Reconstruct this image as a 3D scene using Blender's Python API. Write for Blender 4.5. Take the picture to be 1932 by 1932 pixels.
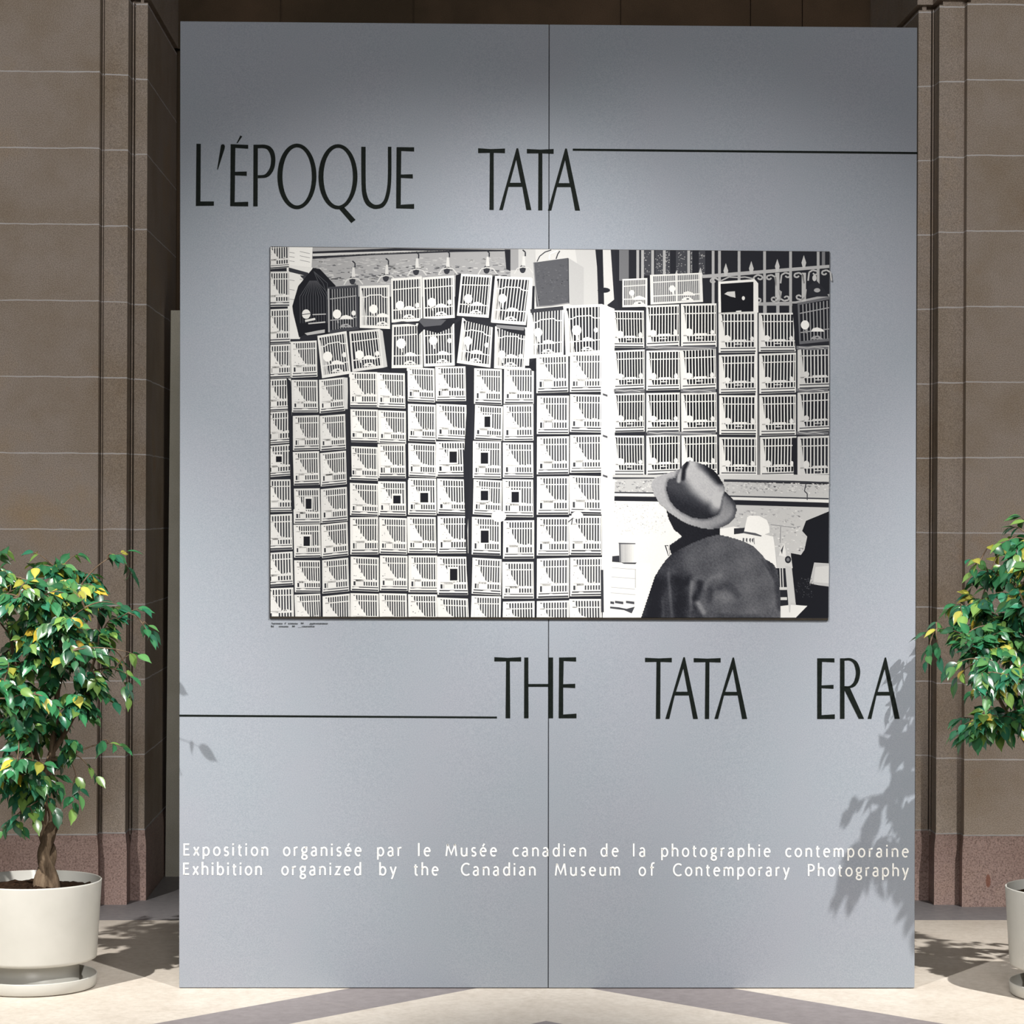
import bpy, bmesh, math, random
from mathutils import Vector, Matrix
C = bpy.context.scene
for o in list(bpy.data.objects): bpy.data.objects.remove(o)
COL = C.collection

# ------------------------------------------------------------------ camera
EYE = Vector((-0.35816, -8.41742, 1.57724)); YAW = 0.02748; ROLL = 0.00426; F = 4800.0; PP = -2.5
cam = bpy.data.cameras.new('camera'); co = bpy.data.objects.new('camera', cam); COL.objects.link(co)
cam.sensor_width = 36; cam.lens = 36*F/1932; cam.shift_x = -PP/1932; cam.clip_end = 200
co.matrix_world = Matrix.Translation(EYE) @ Matrix.Rotation(-YAW, 4, 'Z') @ Matrix.Rotation(math.pi/2, 4, 'X') @ Matrix.Rotation(ROLL, 4, 'Z')
C.camera = co
# ------------------------------------------------------------------ world, lamps, exposure
w = bpy.data.worlds.new('hall_daylight'); C.world = w; w.use_nodes = True
bg = w.node_tree.nodes['Background']; bg.inputs[0].default_value = (0.80, 0.90, 1.0, 1); bg.inputs[1].default_value = 0.05
def spot(name, loc, target, power, cone, blend, radius, col):
    l = bpy.data.lights.new(name, 'SPOT'); l.energy = power; l.spot_size = math.radians(cone); l.spot_blend = blend
    l.shadow_soft_size = radius; l.color = col
    o = bpy.data.objects.new(name, l); COL.objects.link(o); o.location = loc
    o.rotation_euler = (Vector(target)-Vector(loc)).to_track_quat('-Z', 'Y').to_euler()
    return o
spot('spot_lamp', (3.5, -3.5, 5.35), (1.85, -0.45, 0.60), 2650, 34, 1.0, 0.045, (1.0, 0.975, 0.93))
spot('spot_lamp', (-3.4, -3.4, 4.95), (-1.80, -0.45, 0.60), 2250, 34, 1.0, 0.045, (1.0, 0.975, 0.93))
spot('spot_lamp', (1.8, -4.4, 5.2), (-0.70, 0, 1.42), 1950, 27.5, 1.0, 0.06, (1.0, 0.98, 0.94))  # unseen spot added for the bright pool, left half of the panel
spot('spot_lamp', (-1.9, -4.4, 5.2), (0.72, 0, 1.46), 1550, 28, 1.0, 0.06, (1.0, 0.98, 0.95))  # unseen partner spot, added to brighten the panel's right half
def area_fill(name, loc, target, power, sx, sy, col):      # unseen area light added behind the camera as frontal fill
    l = bpy.data.lights.new(name, 'AREA'); l.shape = 'RECTANGLE'; l.size = sx; l.size_y = sy; l.energy = power; l.color = col
    o = bpy.data.objects.new(name, l); COL.objects.link(o); o.location = loc
    o.rotation_euler = (Vector(target)-Vector(loc)).to_track_quat('-Z', 'Y').to_euler()
area_fill('front_fill_light', (0.2, -15.0, 7.5), (0, 1.5, 2.6), 900, 3.6, 4.5, (1.0, 0.97, 0.95))
vs = C.view_settings; vs.view_transform = 'Standard'; vs.look = 'None'; vs.exposure = 0.0; vs.gamma = 1.0; vs.use_curve_mapping = False

# ------------------------------------------------------------------ helpers
def lin(c):
    return tuple(((v/255)/12.92 if v/255 <= .04045 else ((v/255+.055)/1.055)**2.4) for v in c[:3])
def ray(u, v):
    a = (u-966-PP)/F; b = (v-966)/F
    c, s = math.cos(ROLL), math.sin(ROLL); x = a*c+b*s; y = -a*s+b*c
    c, s = math.cos(YAW), math.sin(YAW)
    return Vector((x*c+s, -x*s+c, -y))
def at_depth(u, v, Y):           # where a measured line of sight meets the vertical plane y = Y
    d = ray(u, v); return EYE + d*((Y-EYE.y)/d.y)
PA = -0.0074                     # the display wall stands turned by this much
PN = Vector((math.sin(PA), -math.cos(PA), 0)); PX = Vector((math.cos(PA), math.sin(PA), 0))
def board(u, v):                 # measured mark -> (across, up) on the display wall's face
    d = ray(u, v); p = EYE + d*(-EYE.dot(PN)/d.dot(PN)); return p.dot(PX), p.z
def on_board(x, z, off=0.0): return PX*x + Vector((0, 0, z)) + PN*off

def mesh_obj(name, verts, faces, mat, parent=None, smooth=False, cols=None):
    me = bpy.data.meshes.new(name); me.from_pydata([tuple(v) for v in verts], [], faces)
    if mat: me.materials.append(mat)
    if cols:
        a = me.color_attributes.new('tone', 'FLOAT_COLOR', 'POINT')
        flat = []
        for c in cols: flat += [c[0], c[1], c[2], 1.0]
        a.data.foreach_set('color', flat)
    if smooth: me.polygons.foreach_set('use_smooth', [True]*len(me.polygons))
    me.update()
    o = bpy.data.objects.new(name, me); COL.objects.link(o)
    if parent: o.parent = parent
    return o
def bm_obj(name, bm, mat, parent=None, smooth=False):
    me = bpy.data.meshes.new(name); bmesh.ops.recalc_face_normals(bm, faces=bm.faces[:]); bm.to_mesh(me); bm.free()
    if mat: me.materials.append(mat)
    if smooth: me.polygons.foreach_set('use_smooth', [True]*len(me.polygons))
    o = bpy.data.objects.new(name, me); COL.objects.link(o)
    if parent: o.parent = parent
    return o
def thing(name, label, cat, loc=(0, 0, 0), group=None):
    o = bpy.data.objects.new(name, None); COL.objects.link(o); o.location = loc; o.empty_display_size = .1
    o['label'] = label; o['category'] = cat
    if group: o['group'] = group
    return o
def structure(o): o['kind'] = 'structure'; return o

class Mat:
    def __init__(s, name, rough=.6, spec=.3):
        s.m = bpy.data.materials.new(name); s.m.use_nodes = True; s.nt = s.m.node_tree; s.b = s.nt.nodes['Principled BSDF']
        s.b.inputs['Roughness'].default_value = rough; s.b.inputs['Specular IOR Level'].default_value = spec
        s.tc = s.nt.nodes.new('ShaderNodeTexCoord'); s.pos = s.tc.outputs['Object']
    def n(s, t, **k):
        x = s.nt.nodes.new(t)
        for a, b in k.items(): setattr(x, a, b)
        return x
    def l(s, a, b): s.nt.links.new(a, b)
    def noise(s, scale, detail=4, rough=.6, vec=None):
        x = s.n('ShaderNodeTexNoise'); x.inputs['Scale'].default_value = scale; x.inputs['Detail'].default_value = detail; x.inputs['Roughness'].default_value = rough
        s.l(vec or s.pos, x.inputs['Vector']); return x.outputs['Fac']
    def math(s, op, a, b=None, c=None):
        x = s.n('ShaderNodeMath', operation=op)
        for i, v in enumerate((a, b, c)):
            if v is None: continue
            if isinstance(v, (int, float)): x.inputs[i].default_value = v
            else: s.l(v, x.inputs[i])
        return x.outputs[0]
    def ramp(s, fac, stops):
        x = s.n('ShaderNodeValToRGB'); e = x.color_ramp.elements
        while len(e) < len(stops): e.new(.5)
        for q, (p, c) in zip(e, stops): q.position = p; q.color = (*c[:3], 1)
        s.l(fac, x.inputs[0]); return x.outputs[0]
    def mix(s, fac, a, b, mode='MIX'):
        x = s.n('ShaderNodeMix', data_type='RGBA', blend_type=mode)
        if isinstance(fac, (int, float)): x.inputs[0].default_value = fac
        else: s.l(fac, x.inputs[0])
        for i, v in ((6, a), (7, b)):
            if isinstance(v, tuple): x.inputs[i].default_value = (*v[:3], 1)
            else: s.l(v, x.inputs[i])
        return x.outputs[2]
    def color(s, v):
        if isinstance(v, tuple): s.b.inputs['Base Color'].default_value = (*v[:3], 1)
        else: s.l(v, s.b.inputs['Base Color'])
        return s
    def bump(s, h, strength=.3, dist=.01):
        x = s.n('ShaderNodeBump'); x.inputs['Strength'].default_value = strength; x.inputs['Distance'].default_value = dist
        s.l(h, x.inputs['Height']); s.l(x.outputs[0], s.b.inputs['Normal']); return s
    def xyz(s):
        x = s.n('ShaderNodeSeparateXYZ'); s.l(s.pos, x.inputs[0]); return x.outputs

# ------------------------------------------------------------------ materials
Z0, PZ = 0.2866, 0.3035
m = Mat('sandstone_ashlar', .85, .15); X, Y, Z = m.xyz()
k = m.math('DIVIDE', m.math('SUBTRACT', Z, Z0), PZ)
wob = m.math('MULTIPLY', m.math('SUBTRACT', m.noise(9, 3), .5), .03)
fr = m.math('SUBTRACT', m.math('FRACT', m.math('ADD', m.math('ADD', k, .5), wob)), .5)
wid = m.math('ADD', .004, m.math('MULTIPLY', m.noise(14, 3), .009))
joint = m.math('LESS_THAN', m.math('ABSOLUTE', fr), wid)
wn = m.n('ShaderNodeTexWhiteNoise', noise_dimensions='1D'); m.l(m.math('FLOOR', k), wn.inputs['W'])
base = m.ramp(m.noise(1.7, 6, .65), [(.28, (.380, .290, .205)), (.42, (.440, .360, .285)), (.55, (.500, .425, .365)), (.72, (.520, .400, .280))])
base = m.mix(m.math('MULTIPLY', wn.outputs['Value'], .22), base, (.36, .29, .225))
rust = m.ramp(m.noise(2.6, 5, .7), [(.62, (0, 0, 0)), (.78, (.5, .5, .5))])
base = m.mix(rust, base, (.46, .29, .16))
grain = m.ramp(m.noise(250, 2, .7), [(.25, (.55, .55, .55)), (.75, (1.4, 1.4, 1.4))])
base = m.mix(1.0, base, grain, 'MULTIPLY')
fade = m.math('MULTIPLY', joint, m.math('ADD', .35, m.math('MULTIPLY', m.noise(3.1, 2), .7)))
STONE = m.color(m.mix(fade, base, (.85, .84, .85))).bump(m.noise(260, 3), .12, .004).m

m = Mat('shade_toned_niche_stone', .9, .08)  # shade of the unlit recess put into the colour as darker brown stone
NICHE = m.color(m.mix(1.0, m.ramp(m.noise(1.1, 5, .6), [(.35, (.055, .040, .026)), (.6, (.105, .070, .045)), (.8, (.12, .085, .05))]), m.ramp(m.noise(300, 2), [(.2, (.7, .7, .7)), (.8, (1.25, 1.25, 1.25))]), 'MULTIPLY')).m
m = Mat('pink_granite', .55, .35)
base = m.ramp(m.noise(3, 5, .7), [(.3, (.36, .25, .215)), (.55, (.44, .315, .28)), (.8, (.48, .34, .28))])
spk = m.ramp(m.noise(170, 2, .6), [(.3, (.5, .45, .45)), (.5, (1, 1, 1)), (.75, (1.35, 1.3, 1.3))])
sx = m.xyz()
dx = m.math('DIVIDE', m.math('SUBTRACT', sx[0], 1.845), .011); dz = m.math('DIVIDE', m.math('SUBTRACT', sx[2], .105), .03)
stain = m.math('LESS_THAN', m.math('ADD', m.math('ADD', m.math('MULTIPLY', dx, dx), m.math('MULTIPLY', dz, dz)), m.math('MULTIPLY', m.noise(60), .8)), 1.2)
GRANITE = m.color(m.mix(m.math('MULTIPLY', stain, .7), m.mix(1.0, base, spk, 'MULTIPLY'), (.25, .07, .03))).m

m = Mat('mortar', .9, .1); MORTAR = m.color(m.ramp(m.noise(40), [(.3, (.42, .40, .39)), (.7, (.56, .54, .53))])).m

m = Mat('stone_floor', .5, .3); X, Y, Z = m.xyz()
cream = m.ramp(m.noise(5, 6, .7), [(.3, (.58, .515, .445)), (.6, (.66, .60, .53)), (.8, (.68, .635, .57))])
vein = m.ramp(m.noise(38, 4, .7), [(.35, (.90, .89, .87)), (.6, (1.04, 1.04, 1.04))])
cream = m.mix(1.0, cream, vein, 'MULTIPLY')
mauve = m.ramp(m.noise(24, 6, .75), [(.3, (.215, .19, .19)), (.7, (.30, .268, .27))])
dxy = m.math('SUBTRACT', X, Y); sxy = m.math('ADD', X, Y)
b1 = m.math('LESS_THAN', m.math('ABSOLUTE', m.math('ADD', dxy, .45)), .21)
b2 = m.math('LESS_THAN', m.math('ABSOLUTE', m.math('SUBTRACT', sxy, .38)), .235)
dia = m.math('LESS_THAN', m.math('ADD', m.math('ABSOLUTE', m.math('ADD', X, .025)), m.math('ABSOLUTE', m.math('ADD', Y, .935))), .40)
band = m.math('MAXIMUM', m.math('MAXIMUM', b1, b2), dia)
infield = m.math('MULTIPLY', band, m.math('LESS_THAN', Y, .86))
col = m.mix(infield, cream, mauve)
# faint slab joints on the diagonal
j1 = m.math('LESS_THAN', m.math('ABSOLUTE', m.math('SUBTRACT', m.math('FRACT', m.math('DIVIDE', m.math('ADD', dxy, 3.05), .86)), .5)), .0022)
j2 = m.math('LESS_THAN', m.math('ABSOLUTE', m.math('SUBTRACT', m.math('FRACT', m.math('DIVIDE', m.math('ADD', sxy, 3.1), .86)), .5)), .0022)
col = m.mix(m.math('MULTIPLY', m.math('MAXIMUM', j1, j2), .35), col, (.45, .38, .32))
border = m.math('GREATER_THAN', Y, 1.41)
grey = m.ramp(m.noise(30, 5, .7), [(.3, (.20, .19, .20)), (.7, (.28, .265, .27))])
FLOOR = m.color(m.mix(border, col, grey)).m

m = Mat('grey_panel_paint', .7, .15)
g = m.ramp(m.noise(330, 2, .7), [(.3, (.185, .212, .250)), (.7, (.335, .356, .392))])
PAINT = m.color(m.mix(.50, g, m.ramp(m.noise(2.2, 4), [(.35, (.248, .280, .314)), (.65, (.270, .281, .320))]))).bump(m.noise(300, 2), .08, .002).m
m = Mat('panel_core', .8, .1); CORE = m.color(m.ramp(m.noise(30), [(.3, (.05, .045, .04)), (.7, (.08, .07, .06))])).m
m = Mat('black_vinyl', .6, .06); BLACK = m.color(m.ramp(m.noise(90), [(.3, (.004, .006, .005)), (.7, (.008, .011, .009))])).m
m = Mat('white_vinyl', .5, .2); WHITE = m.color(m.ramp(m.noise(90), [(.3, (.86, .85, .80)), (.7, (.92, .91, .88))])).m
m = Mat('caption_ink', .6, .2); INK = m.color(m.ramp(m.noise(90), [(.3, (.03, .035, .04)), (.7, (.05, .055, .06))])).m
m = Mat('photographic_print', .6, .08); a = m.n('ShaderNodeAttribute', attribute_name='tone')
PRINT = m.color(m.mix(1.0, a.outputs['Color'], m.ramp(m.noise(700, 2), [(.3, (.93, .93, .93)), (.7, (1.05, 1.05, 1.05))]), 'MULTIPLY')).m
m = Mat('mount_board', .7, .2); MOUNT = m.color(m.ramp(m.noise(50), [(.3, (.018, .014, .010)), (.7, (.028, .022, .015))])).m
m = Mat('hoarding_paint', .75, .2); HOARD = m.color(m.mix(1.0, m.ramp(m.noise(7, 4), [(.3, (.54, .52, .43)), (.7, (.62, .60, .51))]), m.ramp(m.noise(250, 2), [(.3, (.85, .85, .85)), (.7, (1.1, 1.1, 1.1))]), 'MULTIPLY')).m
m = Mat('white_pot_plastic', .35, .4); POT = m.color(m.ramp(m.noise(6), [(.3, (.50, .49, .45)), (.7, (.55, .54, .50))])).m
m = Mat('potting_soil', .95, .1); s_ = m.noise(55, 6, .8)
SOIL = m.color(m.ramp(s_, [(.3, (.012, .008, .005)), (.55, (.05, .028, .016)), (.75, (.11, .05, .025))])).bump(s_, 1.0, .02).m
m = Mat('fig_bark', .8, .2); mp = m.n('ShaderNodeMapping'); mp.inputs['Scale'].default_value = (60, 60, 12); m.l(m.pos, mp.inputs[0]); bn = m.noise(1, 6, .7, mp.outputs[0])
BARK = m.color(m.ramp(bn, [(.3, (.055, .036, .022)), (.55, (.15, .105, .068)), (.8, (.25, .19, .13))])).bump(bn, .6, .01).m
m = Mat('fig_leaf', .27, .8); a = m.n('ShaderNodeAttribute', attribute_name='tone'); m.color(a.outputs['Color'])
tr = m.n('ShaderNodeBsdfTranslucent'); hs = m.mix(1.0, a.outputs['Color'], (1.5, 1.5, .7), 'MULTIPLY'); m.l(hs, tr.inputs[0])
ms = m.n('ShaderNodeMixShader'); ms.inputs[0].default_value = .16; m.l(m.b.outputs[0], ms.inputs[1]); m.l(tr.outputs[0], ms.inputs[2]); m.l(ms.outputs[0], m.nt.nodes['Material Output'].inputs[0])
LEAF = m.m

# ------------------------------------------------------------------ setting
def offset_line(pts, d):
    """shift an axis-aligned plan outline outwards (to its right-hand side) by d"""
    seg = []
    for (x0, y0), (x1, y1) in zip(pts, pts[1:]):
        L = math.hypot(x1-x0, y1-y0); nx, ny = (y1-y0)/L, -(x1-x0)/L
        seg.append((x0+nx*d, y0+ny*d, x1+nx*d, y1+ny*d))
    out = [seg[0][:2]]
    for a, b in zip(seg, seg[1:]):
        if abs(a[1]-a[3]) < 1e-9: out.append((b[0], a[1]))
        else: out.append((a[0], b[1]))
    out.append(seg[-1][2:]); return out
def extrude(pts, levels, d_of=None):
    """levels: list of (z, outward offset)"""
    V, Fc = [], []; n = len(pts)
    for z, d in levels:
        for x, y in (offset_line(pts, d) if d else pts): V.append((x, y, z))
    for l in range(len(levels)-1):
        for i in range(n-1): a = l*n+i; Fc.append((a, a+1, a+n+1, a+n))
    return V, Fc
PL = [(-6, 1.748), (-1.722, 1.748), (-1.722, 1.83), (-1.7175, 1.83), (-1.7175, 1.801), (-1.7135, 1.801), (-1.7135, 1.825), (-1.709, 1.825), (-1.709, 1.803),
      (-1.6155, 1.803), (-1.6155, 1.96), (-1.6105, 1.96), (-1.6105, 1.905), (-1.6065, 1.905), (-1.6065, 1.96), (-1.5995, 1.96), (-1.5995, 1.917), (-1.552, 1.917), (-1.552, 3.05)]
PR = [(1.583, 3.05), (1.583, 1.917), (1.6345, 1.917), (1.6345, 1.97), (1.639, 1.97), (1.639, 1.90), (1.6425, 1.90), (1.6425, 1.97), (1.646, 1.97), (1.646, 1.803), (1.748, 1.803), (1.748, 1.748), (6, 1.748)]
GR = 3.632
def plain(pts, keep): return [p for i, p in enumerate(pts) if i in keep]
PLs = plain(PL, (0, 1)) + [(-1.722, 1.803), (-1.6155, 1.803), (-1.6155, 1.95), (-1.5995, 1.95), (-1.5995, 1.917), (-1.552, 1.917), (-1.552, 3.05)]
PRs = [(1.583, 3.05), (1.583, 1.917), (1.6365, 1.917), (1.6365, 1.95), (1.646, 1.95), (1.646, 1.803), (1.748, 1.803), (1.748, 1.748), (6, 1.748)]
def pier(name, pts, simple):
    V, Fc = extrude(pts, [(Z0-.02, 0), (GR, 0)])
    n = len(V); V2, F2 = extrude(simple, [(GR, 0), (GR, -.018), (GR+.022, -.018), (GR+.022, .006), (6.2, .006)])
    V += V2; Fc += [tuple(i+n for i in f) for f in F2]
    return structure(mesh_obj(name, V, Fc, STONE))
pier('wall_left', PL, PLs); pier('wall_right', PR, PRs)
def plinth(name, pts):
    V, Fc = extrude(pts, [(0, .0085), (Z0-.075, .008), (Z0-.045, .0065), (Z0-.02, .003), (Z0-.003, .002), (Z0-.003, -.001)])
    return structure(mesh_obj(name, V, Fc, GRANITE))
plinth('baseboard_left', PLs); plinth('baseboard_right', PRs)
# mortar bed showing on top of the plinth
V, Fc = extrude(PLs, [(Z0-.003, .003), (Z0+.001, .0025), (Z0+.001, -.002)]); structure(mesh_obj('trim_1', V, Fc, MORTAR))
V, Fc = extrude(PRs, [(Z0-.003, .003), (Z0+.001, .0025), (Z0+.001, -.002)]); structure(mesh_obj('trim_2', V, Fc, MORTAR))
# back of the niche: big slabs with open vertical joints
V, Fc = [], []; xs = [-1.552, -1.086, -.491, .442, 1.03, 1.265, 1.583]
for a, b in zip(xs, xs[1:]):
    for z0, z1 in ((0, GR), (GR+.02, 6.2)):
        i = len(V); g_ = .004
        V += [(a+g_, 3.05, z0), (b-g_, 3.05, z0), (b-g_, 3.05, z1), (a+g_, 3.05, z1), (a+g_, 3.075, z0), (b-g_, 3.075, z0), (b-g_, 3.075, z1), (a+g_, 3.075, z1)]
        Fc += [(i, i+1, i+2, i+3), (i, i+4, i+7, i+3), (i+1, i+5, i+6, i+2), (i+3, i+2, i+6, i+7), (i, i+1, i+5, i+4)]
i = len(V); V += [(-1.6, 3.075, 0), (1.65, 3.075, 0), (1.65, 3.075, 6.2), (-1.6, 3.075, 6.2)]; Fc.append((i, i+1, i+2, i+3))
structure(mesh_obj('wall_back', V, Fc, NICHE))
structure(mesh_obj('floor', [(-7, -12, 0), (7, -12, 0), (7, 3.2, 0), (-7, 3.2, 0), (-7, -12, -.1), (7, -12, -.1), (7, 3.2, -.1), (-7, 3.2, -.1)], [(0, 1, 2, 3), (4, 5, 6, 7), (0, 1, 5, 4)], FLOOR))

# ------------------------------------------------------------------ hoarding board standing in the niche
t = thing('hoarding_board', 'grey-green board standing in the dark niche behind the display panel', 'board', (-.03, 2.58, 0))
def box_bm(bm, pts8):
    v = [bm.verts.new(p) for p in pts8]
    for f in ((0, 1, 2, 3), (4, 5, 6, 7), (0, 1, 5, 4), (1, 2, 6, 5), (2, 3, 7, 6), (3, 0, 4, 7)): bm.faces.new([v[i] for i in f])
def box(bm, x0, x1, y0, y1, z0, z1): box_bm(bm, [(x0, y0, z0), (x1, y0, z0), (x1, y1, z0), (x0, y1, z0), (x0, y0, z1), (x1, y0, z1), (x1, y1, z1), (x0, y1, z1)])
bm = bmesh.new(); box_bm(bm, [(-1.508, 0, 0), (1.53, 0, 0), (1.53, .02, 0), (-1.508, .02, 0), (-1.494, 0, 2.44), (1.544, 0, 2.44), (1.544, .02, 2.44), (-1.494, .02, 2.44)])
bm_obj('sheet', bm, HOARD, t)
bm = bmesh.new()
for x in (-1.1, 0, 1.1): box(bm, x-.04, x+.04, .02, .09, 0, 2.40)
bm_obj('back_batten', bm, CORE, t)

# ------------------------------------------------------------------ the display wall
W = thing('exhibition_panel', 'large grey-blue display panel with black titles, standing between the two potted trees', 'display panel')
def sheet(c):                          # c: TL TR BR BL measured corners
    P = [board(*p) for p in c]
    bm = bmesh.new(); f = [on_board(x, z, 0) for x, z in P]; bk = [on_board(x, z, -.045) for x, z in P]
    v = [bm.verts.new(p) for p in f+bk]
    for q in ((0, 1, 2, 3), (7, 6, 5, 4), (0, 1, 5, 4), (1, 2, 6, 5), (2, 3, 7, 6), (3, 0, 4, 7)): bm.faces.new([v[i] for i in q])
    bmesh.ops.bevel(bm, geom=bm.edges[:], offset=.0012, segments=1, affect='EDGES')
    return bm
bm_obj('panel_sheet', sheet([(340, 40), (1035.4, 46.2), (1033.6, 1863.6), (338, 1863.6)]), PAINT, W)
bm_obj('panel_sheet', sheet([(1036.8, 46.2), (1730.6, 52), (1725.5, 1863.8), (1035, 1863.8)]), PAINT, W)
bm = bmesh.new(); box(bm, -1.19, 1.19, .05, .10, 0, .07); box(bm, -1.19, 1.19, .05, .10, 3.05, 3.12)
for x in (-1.17, -.04, 1.1): box(bm, x, x+.07, .05, .10, .07, 3.05)
for x in (-1.0, .95): box(bm, x, x+.05, .10, .75, 0, .05); box_bm(bm, [(x, .65, .05), (x+.05, .65, .05), (x+.05, .72, .05), (x, .72, .05), (x, .10, 1.6), (x+.05, .10, 1.6), (x+.05, .10, 1.67), (x, .10, 1.67)])
bm_obj('support_frame', bm, CORE, W)

class Flat:
    """flat shapes lying on the display wall, from measured outlines"""
    def __init__(s, off): s.V, s.F, s.off, s.cols = [], [], off, []
    def poly(s, pts, col=None, off=None):
        i = len(s.V); o = s.off if off is None else off
        for p in pts:
            s.V.append(on_board(*board(*p), o)); s.cols.append(col or (0, 0, 0))
        s.F.append(tuple(range(i, i+len(pts))))
    def ring(s, outer, inner):
        """outline with one hole: both lists the same length"""
        i = len(s.V); n = len(outer)
        for p in outer+inner: s.V.append(on_board(*board(*p), s.off)); s.cols.append((0, 0, 0))
        for k in range(n): s.F.append((i+k, i+(k+1) % n, i+n+(k+1) % n, i+n+k))
    def stroke(s, pts, w, closed=False):
        n = len(pts); L, R = [], []
        for k in range(n):
            a = pts[(k-1) % n] if (closed or k) else None; b = pts[k]; c = pts[(k+1) % n] if (closed or k < n-1) else None
            ds = []
            for p, q in ((a, b), (b, c)):
                if p and q:
                    l = math.hypot(q[0]-p[0], q[1]-p[1]) or 1; ds.append(((q[0]-p[0])/l, (q[1]-p[1])/l))
            tx, ty = sum(d[0] for d in ds), sum(d[1] for d in ds); l = math.hypot(tx, ty) or 1; tx, ty = tx/l, ty/l
            kk = 1/max(.5, abs(tx*ds[0][0]+ty*ds[0][1]))
            h = (w[k] if isinstance(w, list) else w)/2*kk
            L.append((b[0]-ty*h, b[1]+tx*h)); R.append((b[0]+ty*h, b[1]-tx*h))
        for k in range(n if closed else n-1):
            j = (k+1) % n; s.poly([L[k], L[j], R[j], R[k]])
    def build(s, name, mat, parent, cols=False):
        return mesh_obj(name, s.V, s.F, mat, parent, cols=s.cols if cols else None)

def loc(o, s): return lambda pts: [(o[0]+x/s, o[1]+y/s) for x, y in pts]
def ell(cx, cy, rx, ry, n=48): return [(cx+rx*math.cos(2*math.pi*i/n), cy+ry*math.sin(2*math.pi*i/n)) for i in range(n)]
def curve(pts, n=4):                 # smooth pen curve through measured marks
    out = []
    for k in range(len(pts)-1):
        a, b, c, d = pts[max(k-1, 0)], pts[k], pts[k+1], pts[min(k+2, len(pts)-1)]
        for i in range(n):
            t = i/n; out.append(tuple(.5*(2*b[j]+(c[j]-a[j])*t+(2*a[j]-5*b[j]+4*c[j]-d[j])*t*t+(3*b[j]-a[j]-3*c[j]+d[j])*t**3) for j in (0, 1)))
    return out+[pts[-1]]
def between(f, T, o_, i_):
    o_, i_ = curve(o_), curve(i_)
    for a in range(len(o_)-1): f.poly(T([o_[a], o_[a+1], i_[a+1], i_[a]]))
def glyphA(f, T, apexl, apexr, ytop, ybot, l0, l1, r0, r1, hole):
    """A: left leg, right leg and bar; hole = apex, right foot, left foot of the counter; bar below it"""
    (hx, hy), (hrx, hry), (hlx, hly), by, bl, br = hole
    f.poly(T([(apexl, ytop), (hx, hy), (hlx, hly), (bl, by), (l1, ybot), (l0, ybot)]))
    f.poly(T([(apexl, ytop), (apexr, ytop), (r1, ybot), (r0, ybot), (br, by), (hrx, hry), (hx, hy)]))
    f.poly(T([(hlx, hly), (hrx, hry), (br, by), (bl, by)]))

f = Flat(.0012); T = loc((340, 230), 4.83)
f.poly(T([(148, 200), (188, 200), (185, 725), (308, 725), (308, 764), (143, 766)]))
f.poly(T([(372, 210), (388, 203), (402, 208), (408, 222), (405, 245), (345, 432), (336, 436), (368, 235)]))
f.poly(T([(460, 203), (620, 210), (620, 245), (503, 237), (500, 455), (607, 452), (607, 492), (500, 487), (497, 732), (620, 728), (620, 770), (456, 768)]))
f.poly(T([(548, 124), (566, 133), (523, 195), (513, 195)]))
f.poly(T([(668, 208), (708, 208), (706, 770), (666, 770)]))
po = [(708, 208), (770, 208), (820, 225), (855, 270), (868, 340), (858, 420), (825, 480), (780, 508), (708, 513)]
pi_ = [(708, 240), (762, 240), (797, 255), (820, 298), (828, 350), (819, 412), (793, 458), (763, 482), (708, 486)]
between(f, T, po, pi_)
f.ring(T(ell(1064, 497, 178, 299)), T(ell(1066, 497, 134, 265)))
f.ring(T(ell(1438, 500, 178, 297)), T(ell(1440, 500, 134, 264)))
f.poly(T([(1450, 795), (1492, 775), (1598, 893), (1560, 922)]))
uo = [(1650, 227), (1652, 560), (1665, 685), (1700, 757), (1755, 789), (1800, 792), (1852, 775), (1892, 718), (1916, 620), (1925, 480), (1925, 227)]
ui = [(1690, 227), (1691, 560), (1701, 655), (1725, 718), (1762, 750), (1795, 755), (1832, 742), (1863, 697), (1885, 600), (1893, 480), (1893, 227)]
between(f, T, uo, ui)
T = loc((740, 230), 4.83)
f.poly(T([(40, 230), (200, 232), (200, 270), (83, 265), (80, 480), (188, 477), (188, 516), (80, 510), (78, 755), (200, 748), (200, 792), (36, 788)]))
f.build('title_word', BLACK, W); f = Flat(.0012)
f.poly(T([(783, 240), (900, 248), (1028, 243), (1028, 285), (925, 282), (925, 802), (886, 802), (890, 282), (783, 284)]))
glyphA(f, T, 1133, 1148, 240, 803, 975, 1008, 1222, 1268, ((1130, 345), (1172, 555), (1073, 555), 592, 1060, 1185))
f.poly(T([(1227, 247), (1350, 253), (1471, 247), (1471, 291), (1368, 287), (1368, 806), (1330, 806), (1332, 287), (1227, 287)]))
glyphA(f, T, 1576, 1592, 243, 808, 1418, 1450, 1666, 1711, ((1575, 350), (1615, 558), (1517, 558), 594, 1503, 1626))
f.build('title_word', BLACK, W)
f = Flat(.0012); f.poly([(1080.6, 280.4), (1731, 286.9), (1731, 290.8), (1080.6, 284.4)]); f.build('title_rule', BLACK, W)
f = Flat(.0012); T = loc((900, 1210), 4.6)
f.poly(T([(150, 137), (268, 143), (383, 137), (383, 174), (285, 173), (288, 667), (248, 667), (252, 173), (150, 174)]))
f.poly(T([(410, 140), (445, 140), (447, 667), (408, 667)])); f.poly(T([(622, 140), (660, 140), (660, 667), (620, 667)])); f.poly(T([(443, 370), (624, 370), (624, 394), (443, 394)]))
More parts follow.
